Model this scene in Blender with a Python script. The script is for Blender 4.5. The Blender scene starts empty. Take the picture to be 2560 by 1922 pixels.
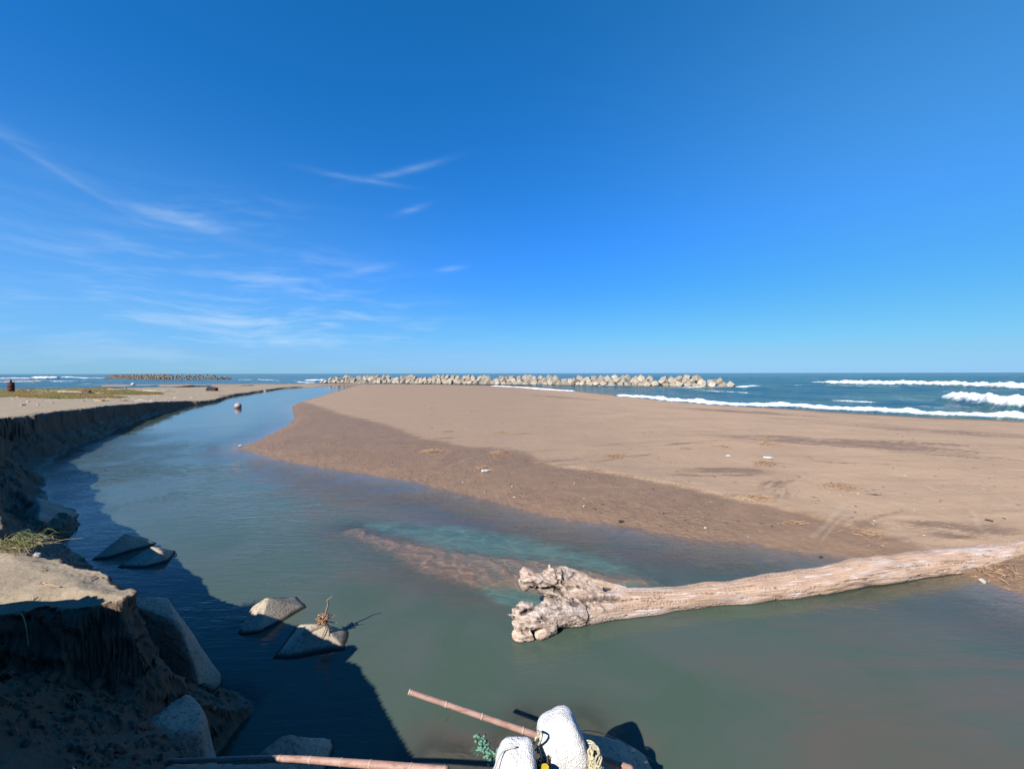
import bpy, bmesh, math, random
import numpy as np
from mathutils import Vector, Matrix, noise as mnoise
random.seed(7); rng = np.random.default_rng(7)
R = math.radians

# ------------------------------------------------------------------ scene, camera, light
scene = bpy.context.scene
COL = scene.collection
CAM_H = 4.0; F = 1080.0; W0, H0 = 2560.0, 1922.0
PITCH = math.atan(28.0 / F); ROLL = math.radians(-0.09)
cam_d = bpy.data.cameras.new("camera"); cam = bpy.data.objects.new("camera", cam_d); COL.objects.link(cam)
cam_d.sensor_fit = 'HORIZONTAL'; cam_d.sensor_width = 36.0; cam_d.lens = 36.0 * F / W0
cam_d.clip_start = 0.1; cam_d.clip_end = 60000
CM = Matrix.Rotation(math.pi / 2 - PITCH, 3, 'X') @ Matrix.Rotation(ROLL, 3, 'Z')
cam.matrix_world = Matrix.Translation((0, 0, CAM_H)) @ CM.to_4x4()
scene.camera = cam

SUN_EL = R(37.0); SUN_H = Vector((-0.585, -0.811, 0)).normalized()
SUN = Vector((SUN_H.x * math.cos(SUN_EL), SUN_H.y * math.cos(SUN_EL), math.sin(SUN_EL)))
sd = bpy.data.lights.new("sun", 'SUN'); sd.energy = 5.0; sd.angle = R(0.5); sd.color = (1.0, 0.95, 0.88)
so = bpy.data.objects.new("sun", sd); COL.objects.link(so)
so.rotation_euler = SUN.to_track_quat('Z', 'Y').to_euler(); so.location = (-30, -40, 60)

scene.view_settings.view_transform = 'Standard'; scene.view_settings.look = 'None'
scene.view_settings.exposure = 1.215; scene.view_settings.gamma = 1.0
scene.view_settings.use_curve_mapping = False
scene.render.engine = 'CYCLES'

class NT:
    """tiny node-tree helper"""
    def __init__(s, tree): s.t = tree; s.n = tree.nodes; s.l = tree.links
    def new(s, typ, **kw):
        n = s.n.new(typ)
        for k, v in kw.items(): setattr(n, k, v)
        return n
    def put(s, sock, v):
        if isinstance(v, bpy.types.NodeSocket): s.l.new(v, sock)
        elif v is not None:
            if isinstance(v, (tuple, list)) and len(v) == 3 and sock.type == 'RGBA': v = (*v, 1)
            sock.default_value = v
    def math(s, op, a, b=None, c=None, clamp=False):
        n = s.new('ShaderNodeMath', operation=op); n.use_clamp = clamp
        s.put(n.inputs[0], a)
        if b is not None: s.put(n.inputs[1], b)
        if c is not None: s.put(n.inputs[2], c)
        return n.outputs[0]
    def mix(s, f, a, b, blend='MIX'):
        n = s.new('ShaderNodeMix', data_type='RGBA', blend_type=blend)
        s.put(n.inputs[0], f); s.put(n.inputs[6], a); s.put(n.inputs[7], b); return n.outputs[2]
    def ramp(s, v, lo, hi, a=0.0, b=1.0):
        n = s.new('ShaderNodeMapRange'); n.interpolation_type = 'SMOOTHSTEP'
        s.put(n.inputs[0], v)
        for i, q in enumerate((lo, hi, a, b)): s.put(n.inputs[i + 1], q)
        return n.outputs[0]
    def noise(s, vec, scale, detail=4, rough=0.55, dist=0.0, col=False):
        n = s.new('ShaderNodeTexNoise'); s.put(n.inputs['Vector'], vec)
        s.put(n.inputs['Scale'], scale); s.put(n.inputs['Detail'], detail)
        s.put(n.inputs['Roughness'], rough); s.put(n.inputs['Distortion'], dist)
        return n.outputs[1 if col else 0]
    def mapping(s, vec, scale=(1, 1, 1), rot=(0, 0, 0), loc=(0, 0, 0)):
        n = s.new('ShaderNodeMapping'); s.put(n.inputs[0], vec)
        s.put(n.inputs['Location'], loc); s.put(n.inputs['Rotation'], rot); s.put(n.inputs['Scale'], scale)
        return n.outputs[0]
    def obj(s): return s.new('ShaderNodeTexCoord').outputs['Object']
    def pos(s): return s.new('ShaderNodeNewGeometry').outputs['Position']
    def attr(s, name, out='Fac'):
        n = s.new('ShaderNodeAttribute'); n.attribute_name = name; return n.outputs[out]
    def bump(s, h, strength=0.5, dist=0.02, nrm=None):
        n = s.new('ShaderNodeBump'); s.put(n.inputs['Height'], h)
        s.put(n.inputs['Strength'], strength); s.put(n.inputs['Distance'], dist)
        if nrm is not None: s.l.new(nrm, n.inputs['Normal'])
        return n.outputs[0]

# ---- sky: Nishita, with thin cirrus given by direction
world = bpy.data.worlds.new("World"); scene.world = world; world.use_nodes = True
wt = NT(world.node_tree); wt.n.clear()
sky = wt.new('ShaderNodeTexSky', sky_type='NISHITA'); sky.sun_disc = False
sky.sun_elevation = SUN_EL; sky.sun_rotation = math.atan2(SUN_H.x, SUN_H.y)
sky.air_density = 1.0; sky.dust_density = 0.15; sky.ozone_density = 2.5; sky.altitude = 0
dirv = wt.new('ShaderNodeTexCoord').outputs['Generated']
sep = wt.new('ShaderNodeSeparateXYZ'); wt.l.new(dirv, sep.inputs[0])
dx, dy, dz = sep.outputs
az = wt.math('ARCTAN2', dx, dy); el = wt.math('ARCSINE', dz)
comb = wt.new('ShaderNodeCombineXYZ'); wt.l.new(az, comb.inputs[0]); wt.l.new(el, comb.inputs[1])
ae = comb.outputs[0]
SKY_SAT = 1.22
hsv = wt.new('ShaderNodeHueSaturation'); hsv.inputs['Saturation'].default_value = SKY_SAT
wt.l.new(sky.outputs[0], hsv.inputs['Color'])
skyc = wt.mix(1.0, hsv.outputs[0], (0.80, 0.98, 1.20), 'MULTIPLY')
KE = 0.05 * 2 ** 1.215                       # camera response of the photograph: a deep, saturated blue
sc_ = wt.new('ShaderNodeSeparateColor'); wt.l.new(skyc, sc_.inputs[0])
def resp(ch, a, g): return wt.math('MULTIPLY', wt.math('POWER', wt.math('MULTIPLY', sc_.outputs[ch], KE), g), a / KE)
cc_ = wt.new('ShaderNodeCombineColor'); wt.l.new(resp(0, .34, 1.08), cc_.inputs[0]); wt.l.new(resp(1, .61, .68), cc_.inputs[1]); wt.l.new(wt.math('MINIMUM', resp(2, 1.27, .95), 1.02 / KE), cc_.inputs[2])
skyc = cc_.outputs[0]
def azel(px, py):
    v = CM @ Vector(((px - W0 / 2) / F, (H0 / 2 - py) / F, -1)).normalized()
    return math.atan2(v.x, v.y), math.asin(v.z)
def blob(px, py, sx, sy, ang):          # gaussian patch in azimuth / elevation
    a0, e0 = azel(px, py)
    m = wt.mapping(ae, (1, 1, 1), (0, 0, 0), (-a0, -e0, 0))
    r = wt.new('ShaderNodeVectorRotate', rotation_type='Z_AXIS'); wt.l.new(m, r.inputs['Vector'])
    r.inputs['Angle'].default_value = -ang
    s2 = wt.mapping(r.outputs[0], (1 / sx, 1 / sy, 0))
    ln = wt.new('ShaderNodeVectorMath', operation='DOT_PRODUCT'); wt.l.new(s2, ln.inputs[0]); wt.l.new(s2, ln.inputs[1])
    return wt.math('EXPONENT', wt.math('MULTIPLY', ln.outputs['Value'], -1.0))
warp = wt.noise(ae, 5.0, 3, 0.5, col=True)
wv = wt.new('ShaderNodeVectorMath', operation='MULTIPLY_ADD'); wt.l.new(warp, wv.inputs[0])
wv.inputs[1].default_value = (0.08, 0.05, 0); wt.l.new(ae, wv.inputs[2])
st1 = wt.noise(wt.mapping(wv.outputs[0], (3.5, 26, 1), (0, 0, R(-5))), 1.0, 7, 0.62)
st2 = wt.noise(wt.mapping(wv.outputs[0], (9, 60, 1), (0, 0, R(-12))), 1.0, 6, 0.6)
streak = wt.math('ADD', wt.ramp(st1, 0.45, 0.72), wt.math('MULTIPLY', wt.ramp(st2, 0.48, 0.75), 0.45))
mask = None
for b, k in (((700, 745, 0.26, 0.075, R(-6)), 0.26), ((660, 830, 0.32, 0.05, 0), 0.24),
             ((250, 760, 0.40, 0.14, 0), 0.14), ((560, 540, 0.14, 0.03, R(3)), 0.16)):
    m = wt.math('MULTIPLY', blob(*b), k); mask = m if mask is None else wt.math('ADD', mask, m)
cl = wt.math('MULTIPLY', streak, mask)
for b, k in (((140, 425, 0.09, 0.0045, R(-27)), 0.09), ((1010, 428, 0.085, 0.006, R(16)), 0.15),
             ((890, 447, 0.08, 0.005, R(-2)), 0.14), ((1030, 525, 0.035, 0.006, R(20)), 0.14),
             ((1125, 672, 0.03, 0.005, R(8)), 0.16), ((900, 678, 0.06, 0.007, R(14)), 0.14),
             ((40, 350, 0.10, 0.012, R(-25)), 0.05), ((480, 560, 0.10, 0.012, R(-12)), 0.10)):
    w = wt.math('MULTIPLY', blob(*b), wt.math('MULTIPLY', wt.ramp(st2, 0.25, 0.7, 0.25, 1.2), k)); cl = wt.math('ADD', cl, w)
veil = wt.math('MULTIPLY', blob(160, 790, 0.62, 0.22, 0), 0.32)            # thin haze veil at the left
hz = wt.math('MULTIPLY', wt.ramp(el, 0.0, 0.20, 1.0, 0.0), 0.22)
skyc = wt.mix(hz, skyc, (3.3, 5.3, 7.2))
bank = wt.math('MULTIPLY', wt.ramp(wt.math('ADD', el, wt.math('MULTIPLY', wt.noise(wt.mapping(ae, (4, 30, 1)), 1, 4), 0.014)), 0.052, 0.072, 1.0, 0.0), 0.16)
skyc = wt.mix(wt.math('ADD', veil, 0.0, clamp=True), skyc, (2.6, 5.5, 7.0))
veil2 = wt.math('MULTIPLY', blob(2560, 520, 0.55, 0.45, 0), 0.26)
skyc = wt.mix(veil2, skyc, (1.7, 4.9, 6.3))
skyc = wt.mix(bank, skyc, (3.0, 4.4, 6.4))
skyc = wt.mix(wt.math('MINIMUM', cl, 0.6), skyc, (6.2, 7.6, 8.8))
bg = wt.new('ShaderNodeBackground'); wt.l.new(skyc, bg.inputs[0]); bg.inputs[1].default_value = 0.05
wo = wt.new('ShaderNodeOutputWorld'); wt.l.new(bg.outputs[0], wo.inputs[0])

# ------------------------------------------------------------------ helpers
def ray(px, py):
    return CM @ Vector(((px - W0 / 2) / F, (H0 / 2 - py) / F, -1))
def P(px, py, z=0.0):
    """place in the world of a photo pixel at height z"""
    r = ray(px, py); t = (z - CAM_H) / r.z
    return (r.x * t, r.y * t)
def P3(px, py, z=0.0): return (*P(px, py, z), z)
def PY(px, py, Y):
    r = ray(px, py); t = Y / r.y
    return Vector((r.x * t, Y, CAM_H + r.z * t))
def tag(o, label=None, cat=None, group=None, kind=None):
    if label: o['label'] = label
    if cat: o['category'] = cat
    if group: o['group'] = group
    if kind: o['kind'] = kind
    return o
def empty(name, loc, rot=(0, 0, 0)):
    o = bpy.data.objects.new(name, None); o.empty_display_size = 0.2
    COL.objects.link(o); o.location = loc; o.rotation_euler = rot; return o
def link(name, me, mat=None, parent=None, loc=None):
    o = bpy.data.objects.new(name, me)
    if mat is not None and not me.materials: me.materials.append(mat)
    COL.objects.link(o)
    if parent is not None: o.parent = parent
    if loc is not None: o.location = loc
    return o
def mesh_np(name, v, f, smooth=True):
    me = bpy.data.meshes.new(name); v = np.asarray(v, np.float32); f = np.asarray(f, np.int32); k = f.shape[1]
    me.vertices.add(len(v)); me.vertices.foreach_set('co', v.ravel())
    me.loops.add(f.size); me.loops.foreach_set('vertex_index', f.ravel())
    me.polygons.add(len(f)); me.polygons.foreach_set('loop_start', np.arange(0, f.size, k, dtype=np.int32))
    me.polygons.foreach_set('loop_total', np.full(len(f), k, np.int32))
    me.update(calc_edges=True); me.validate()
    me.polygons.foreach_set('use_smooth', np.full(len(me.polygons), smooth, bool)); return me
def fattr(me, name, vals):
    a = me.attributes.new(name, 'FLOAT', 'POINT'); a.data.foreach_set('value', np.asarray(vals, np.float32).ravel())
def vattr(me, name, vals):
    a = me.attributes.new(name, 'FLOAT_VECTOR', 'POINT'); a.data.foreach_set('vector', np.asarray(vals, np.float32).ravel())
_perm = np.random.default_rng(11).permutation(512).astype(np.int64); _perm = np.concatenate([_perm, _perm])
_ga = np.random.default_rng(12).uniform(0, 2 * np.pi, 512); _gx, _gy = np.cos(_ga), np.sin(_ga)
def perlin(x, y):
    xi = np.floor(x).astype(np.int64); yi = np.floor(y).astype(np.int64); xf = x - xi; yf = y - yi
    xi &= 511; yi &= 511; x1 = (xi + 1) & 511; y1 = (yi + 1) & 511
    u = xf * xf * xf * (xf * (xf * 6 - 15) + 10); v = yf * yf * yf * (yf * (yf * 6 - 15) + 10)
    def g(a, b, fx, fy):
        h = _perm[_perm[a] + b]; return _gx[h] * fx + _gy[h] * fy
    n00 = g(xi, yi, xf, yf); n10 = g(x1, yi, xf - 1, yf); n01 = g(xi, y1, xf, yf - 1); n11 = g(x1, y1, xf - 1, yf - 1)
    return ((n00 + u * (n10 - n00)) * (1 - v) + (n01 + u * (n11 - n01)) * v) * 1.5
def fbm(x, y, o=4, g=0.5):
    s = 0; a = 1; t = 0
    for i in range(o):
        s = s + a * perlin(x + 17.3 * i, y - 9.1 * i); t += a; a *= g; x = x * 2.03; y = y * 2.03
    return s / t
def ss(a, b, x):
    t = np.clip((x - a) / (b - a), 0, 1); return t * t * (3 - 2 * t)
def pdist(x, y, pts, closed=True):
    pts = np.asarray(pts, float); n = len(pts); best = np.full(x.shape, 1e18)
    for i in range(n if closed else n - 1):
        a = pts[i]; b = pts[(i + 1) % n]; ab = b - a; L = ab @ ab + 1e-12
        t = np.clip(((x - a[0]) * ab[0] + (y - a[1]) * ab[1]) / L, 0, 1)
        d = (x - a[0] - t * ab[0]) ** 2 + (y - a[1] - t * ab[1]) ** 2
        best = np.minimum(best, d)
    return np.sqrt(best)
def inside(x, y, pts):
    c = np.zeros(x.shape, bool); n = len(pts)
    for i in range(n):
        x0, y0 = pts[i]; x1, y1 = pts[(i + 1) % n]
        if y0 == y1: continue
        c ^= ((y0 > y) != (y1 > y)) & (x < (x1 - x0) * (y - y0) / (y1 - y0) + x0)
    return c
def sdf(x, y, pts):      # positive inside
    d = pdist(x, y, pts); return np.where(inside(x, y, pts), d, -d)

# ------------------------------------------------------------------ terrain
STREAM_SIDE = [P(*p) for p in [(905, 962), (870, 965), (850, 976), (800, 990), (765, 1000), (738, 1008), (729, 1016), (733, 1030),
    (736, 1045), (722, 1062), (690, 1080), (655, 1096), (620, 1113), (600, 1119), (640, 1133), (700, 1149), (760, 1160),
    (850, 1176), (950, 1190), (1050, 1206), (1100, 1222), (1180, 1238), (1250, 1258), (1350, 1284), (1430, 1300),
    (1550, 1312), (1650, 1332), (1750, 1350), (1850, 1354), (1950, 1373), (2080, 1387), (2200, 1402), (2330, 1420),
    (2440, 1441), (2480, 1456), (2520, 1471), (2560, 1490), (2700, 1535)]]
SEA_SIDE = [P(*p) for p in [(3400, 1085), (2900, 1067), (2560, 1052), (2300, 1042), (2100, 1030), (1900, 1017), (1700, 1003),
    (1620, 994), (1500, 983), (1380, 970), (1240, 964), (1100, 961), (950, 960)]]
SANDBAR = STREAM_SIDE + [(14, 5), (30, 2), (60, 0)] + SEA_SIDE + [(-90, 156), (-140, 150), (-140, 136), (-90, 137), (-66, 140)]
BANK_EDGE = [P(705, 968, .3), P(640, 977, .35), P(575, 986, .35), P(540, 997, .35), P(520, 1000, .4), P(450, 1001, .8), P(400, 1003, 1.12), P(350, 1006, 1.35), P(300, 1010, 1.5),
    P(200, 1021, 1.78), P(100, 1031, 1.98), P(0, 1041, 2.1), (-21.7, 17.3), (-18.5, 15.0), (-15.8, 12.8), (-13.3, 10.3), (-10.6, 8.6), (-8.4, 6.95), P(0, 1340, 1.9),
    P(80, 1368, 1.9), P(150, 1402, 1.9), P(215, 1418, 1.9), P(268, 1428, 1.9), P(270, 1450, 1.9), P(325, 1466, 1.9), P(345, 1484, 1.9), P(300, 1492, 1.9), P(200, 1503, 1.9), P(120, 1499, 1.9), P(60, 1512, 1.9), P(0, 1518, 1.9),
    (-6.5, 3.75), (-12, 3.7)]
STAND = [(-14, 4.4), (-8.5, 4.1), (-6.6, 3.75), (-5.4, 3.32), (-4.95, 3.36), (-4.45, 3.42), (-4.1, 3.22), (-3.68, 2.8), (-3.38, 2.35), (-3.0, 1.85), (-2.6, 1.4), (-1.6, 1.2), (.2, 1.15), (2.2, 1), (4.5, .6), (8, -1), (12, -5), (12, -14), (-16, -14)]
LAND_SEA = [(-120, -14), (-170, 60), (-150, 88), (-105, 92), (-92, 112), (-78, 132), (-62, 137)]
LEFT_LAND = BANK_EDGE + [(-20, -14)] + LAND_SEA
TALUS = [(-32, 30)] + [P(*q) for q in [(300, 1060), (250, 1076), (200, 1098), (150, 1127), (122, 1150), (128, 1146), (120, 1158), (98, 1168), (94, 1192), (100, 1230), (112, 1254), (185, 1286), (168, 1302), (112, 1330), (60, 1350)]] + [(-15, 8), (-30, 14)]
LEDGE = [(-27, 17), P(0, 1178, .9), P(40, 1186, .9), P(70, 1205, .8), P(78, 1245, .8), (-15.9, 13.2), P(150, 1283, .35), P(170, 1288, .3), P(120, 1312, .4), P(60, 1322, .7),  P(0, 1320, .9), (-13, 8)]
FAR_SPIT = [(-620, 262), (-300, 255), (-262, 262), (-300, 275), (-620, 300)]
RIB = [P(880, 1325), P(940, 1347), P(1020, 1374), P(1090, 1398), P(1160, 1416), P(1230, 1424), P(1330, 1432), P(1450, 1446), P(1600, 1448)]
RIBW = P(1560, 1446)
def plateau(x, y, d):
    hp = np.interp(y, [-20, 2.6, 3.3, 12, 18, 26, 34, 45, 58, 90, 140], [1.9, 1.9, 1.9, 1.95, 2.1, 1.85, 1.55, 1.12, .42, .38, .3])
    near = ss(4, 2, y)
    hp = hp + (1 - near) * (ss(25, 60, y) * np.clip(d * 0.03, 0, 1.1)) * ss(140, 90, y)
    hp = hp + 0.05 * fbm(x * .35, y * .35, 3) + 0.018 * fbm(x * 2.1, y * 2.1, 3) * ss(40, 10, y)
    return hp
def H(x, y):
    x = np.asarray(x, float); y = np.asarray(y, float)
    r = np.hypot(x, y)
    # sandbar
    s = sdf(x + 0.010 * r * fbm(x * .9 / (0.4 + r * .05), y * .9 / (0.4 + r * .05), 4), y, SANDBAR)
    s = s + (.05 + .006 * r) * fbm(x * 3.2, y * 3.2, 4, .6) * ss(6, 0, np.abs(s))
    dsea = pdist(x, y, SEA_SIDE, False)
    hin = 0.16 * (1 - np.exp(-np.clip(s, 0, None) / 1.6)) + 0.50 * (1 - np.exp(-np.clip(s, 0, None) / 9.0))
    hin = hin * (1 - .93 * np.exp(-dsea / 16))
    so_ = np.clip(-s, 0, None)
    hout = -0.05 * so_ ** 0.8 - 0.16 * ss(1.3, 3.2, so_) - 0.35 * ss(2.2, 4.2, so_)
    z = np.where(s > 0, hin, hout)
    z = np.maximum(z, -0.62)
    # submerged rippled bars of brown silt, just under the surface
    dr = pdist(x, y, RIB, False)
    wr = 0.10 + .48 * ss(-3.6, -0.6, x) * ss(2.2, .8, x) + 0.15 * fbm(x * 1.5, y * 1.5, 3)
    rp = np.sin((x * 0.75 + y * 0.9) * 14 + 5.0 * fbm(x * 1.1, y * 1.1, 3) + 1.8 * np.sin(x * 3.1 - y * 4.2))
    bar = -0.022 + 0.012 * rp - 0.26 * np.clip(dr - wr, 0, None)
    z = np.maximum(z, np.maximum(bar, -0.62))
    # shallow shelf behind the silt bar
    z = np.maximum(z, -0.09 - 0.8 * np.clip(pdist(x, y, [P(1000, 1330), P(1300, 1370), P(1560, 1420)], False) - 0.45, 0, None))
    # silt near the foot of the bank (under the floats)
    z = np.maximum(z, -0.10 + 0.05 * fbm(x * 2.5, y * 2.5, 3) - 0.55 * np.clip(pdist(x, y, [P(1090, 1905), P(1240, 1925), P(1330, 1815), P(1450, 1812)], False) - 0.22, 0, None))
    # relief
    sh = ss(-0.5, 0.05, z)
    wetz = ss(3.6, 0.3, s) * ss(-1, 0.1, s)
    z = z + sh * ss(70, 10, r) * (0.010 * fbm(x * 3.1, y * 3.1, 4) * (0.4 + 1.4 * wetz) - .016 * wetz * ss(.1, .45, fbm(x * 4.6 + 7, y * 6.2, 3, .6)))
    z = z + sh * 0.035 * fbm(x * .22, y * .5, 3) * ss(0.3, 4, s)
    # small scarp that runs along the bar
    dsc = pdist(x, y, SCARP, False); side = SCSIGN(x, y)
    z = z + ss(0.25, 0.0, dsc) * 0.0 + 0.05 * ss(-0.06, 0.05, side) * ss(1.6, .4, dsc)
    # left bank
    jag = 0.27 * fbm(x * .9, y * .9, 4) * ss(8, 20, r) + 0.075 * fbm(x * 4.1, y * 4.1, 5, .65)
    jag = jag + .5 * fbm(x * .28 + 5, y * .28, 3) * ss(14, 24, r)
    dL = sdf(x, y, LEFT_LAND); d = -dL + jag
    de = pdist(x, y, BANK_EDGE, False); ds = pdist(x, y, LAND_SEA, False)
    g = ss(0.8, 1.25, de / (ds + .01))            # 1 = sea side, gentle
    hp = plateau(x, y, np.clip(dL, 0, None))
    dpos = np.clip(d, 0, None)
    rill = 0.16 * np.abs(fbm(x * 1.6 + 4, y * 1.6, 3)) + 0.05 * fbm(x * 6, y * 6, 3)
    near = ss(9, 6, r) * (x < -2.0)
    tipw = ss(-4.1, -3.7, x) * near
    frac = 0.38 - near * 0.16 * (1 - tipw)
    cliff = hp - hp * frac * ss(0, .10 + .006 * r + .12 * near * (1 - tipw), dpos) - (0.80 + 0.2 * ss(8, 16, r)) * np.clip(dpos - .07, 0, None) - rill * ss(0.1, .5, dpos) * ss(8, 15, r) * 1.6
    cliff = cliff - near * 1.7 * np.clip(dpos - .18, 0, None) * ss(4.15, 4.55, y) * ss(-7.5, -5.5, x)
    cliff = cliff + near * ss(.05, .4, dpos) * (0.10 * fbm(x * 1.7, y * 1.7, 3) + 0.05 * fbm(x * 5, y * 5, 4, .6) + .03 * ss(.1, .4, fbm(x * 12, y * 12, 3)))
    gent = hp - 0.09 * np.clip(-dL, 0, None)
    zl = np.where(dL > 0, np.where(d > 0, cliff * (1 - g) + gent * g, hp), cliff * (1 - g) + gent * g)
    zl = zl - 0.05 * ss(.35, 0, dpos) * ss(-.25, 0, d) * (1 - g)
    z = np.maximum(z, np.maximum(zl, -0.75))
    dS = sdf(x, y, STAND) + .10 * fbm(x * 2.4, y * 2.4, 5, .62) * (.06 + .94 * ss(-3.8, -4.2, x)); so2 = np.clip(-dS, 0, None)
    zs = 2.46 + .10 * fbm(x * 3.7, y * 3.7, 4, .65) * ss(.9, .2, np.abs(dS)) * (.15 + .85 * ss(-3.8, -4.2, x)) - .85 * ss(0, .14, so2) - .8 * np.clip(so2 - .1, 0, None) + ss(0, .2, so2) * (.09 * fbm(x * 2, y * 2, 3) + .035 * fbm(x * 7, y * 7, 4, .6) + .03 * ss(.15, .4, fbm(x * 11, y * 11, 3)))
    z = np.maximum(z, np.maximum(zs, -.75))
    shf = ss(3.95, 3.2, y)
    cap = .95 - .4 * shf - 3.0 * (x + 3.42 - 1.5 * shf) + .18 * fbm(x * 3, y * 3, 3)
    z = np.where((x > -3.75) & (x < -1.25) & (y > 3.0) & (y < 6.5), np.minimum(z, np.maximum(cap, -.6)), z)
    # low eroded ledge
    dl = sdf(x, y, LEDGE) + 0.35 * fbm(x * .8, y * .8, 4)
    zz = 0.32 + 0.45 * ss(0, 2.6, dl) + 0.45 * fbm(x * .55 + 3, y * .8, 3) + .16 * fbm(x * 2.5, y * 2.5, 4, .6) + .12 * ss(-.05, .05, fbm(x * 1.1, y * 1.6, 3))
    z = np.maximum(z, np.where(dl > -.8, zz * ss(-.4, .15, dl) - .5 * ss(0.05, -.8, dl), -0.75))
    dt = sdf(x, y, TALUS) + .22 * fbm(x * 1.3, y * 1.3, 4, .6)
    zt = np.clip(.03 + .28 * dt, -.4, .85) + .10 * ss(0, .8, dt) * (fbm(x * 1.1, y * 1.5, 4, .6) + .5 * ss(-.1, .1, fbm(x * .9 + 9, y * 1.4, 3)))
    z = np.maximum(z, np.where(dt > -1.0, zt, -.75))
    # far spit
    df = sdf(x, y, FAR_SPIT)
    z = np.maximum(z, np.clip(df * 0.06, -0.8, 0.8))
    return z
SCARP = [P(1385, 1164, .3), P(1500, 1178, .33), P(1640, 1198, .36), P(1780, 1226, .36), P(1880, 1242, .36), P(2050, 1280, .36)]
_sa, _sb = np.array(SCARP[0]), np.array(SCARP[-1])
def SCSIGN(x, y):
    t = _sb - _sa; n = np.array([-t[1], t[0]]) / np.hypot(*t)
    best = np.full(np.shape(x), 1e18); sg = np.zeros(np.shape(x))
    for a, b in zip(SCARP[:-1], SCARP[1:]):
        a = np.array(a); b = np.array(b); ab = b - a; L = ab @ ab
        tt = np.clip(((x - a[0]) * ab[0] + (y - a[1]) * ab[1]) / L, 0, 1)
        qx = x - a[0] - tt * ab[0]; qy = y - a[1] - tt * ab[1]; d = qx * qx + qy * qy
        nn = np.array([-ab[1], ab[0]]) / math.sqrt(L); v = qx * nn[0] + qy * nn[1]
        sg = np.where(d < best, v, sg); best = np.minimum(best, d)
    return sg if n[1] > 0 else sg
def h1(x, y): return float(H(np.array([x]), np.array([y]))[0])
def G(px, py, z0=0.3):
    """ground point seen at a photo pixel"""
    z = z0
    for _ in range(6):
        x, y = P(px, py, z); z = 0.5 * z + 0.5 * h1(x, y)
    x, y = P(px, py, z); return Vector((x, y, h1(x, y)))

U = np.concatenate([-np.geomspace(5.0, 1.32, 60), np.linspace(-1.315, 1.315, 840), np.geomspace(1.32, 3.2, 50)])
def fan(rows, ucols):
    Y, Uu = np.meshgrid(rows, ucols, indexing='ij'); return Uu * Y, Y
def grid_faces(nr, nc):
    i = np.arange(nr - 1)[:, None] * nc + np.arange(nc - 1)[None, :]
    return np.stack([i, i + 1, i + nc + 1, i + nc], -1).reshape(-1, 4)

# ---- materials for the setting
def new_mat(name):
    m = bpy.data.materials.new(name); m.use_nodes = True; t = NT(m.node_tree); t.n.clear()
    out = t.new('ShaderNodeOutputMaterial'); return m, t, out
ALB = 0.60      # all pigment values below are written for a brighter print; this brings them to real albedos
def principled(t, out, color, rough=0.8, normal=None, spec=0.3, **kw):
    b = t.new('ShaderNodeBsdfPrincipled'); color = t.mix(1.0, color, (ALB, ALB, ALB), 'MULTIPLY'); t.put(b.inputs['Base Color'], color); t.put(b.inputs['Roughness'], rough)
    t.put(b.inputs['Specular IOR Level'], spec)
    if normal is not None: t.l.new(normal, b.inputs['Normal'])
    for k, v in kw.items(): t.put(b.inputs[k], v)
    t.l.new(b.outputs[0], out.inputs[0]); return b

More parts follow.
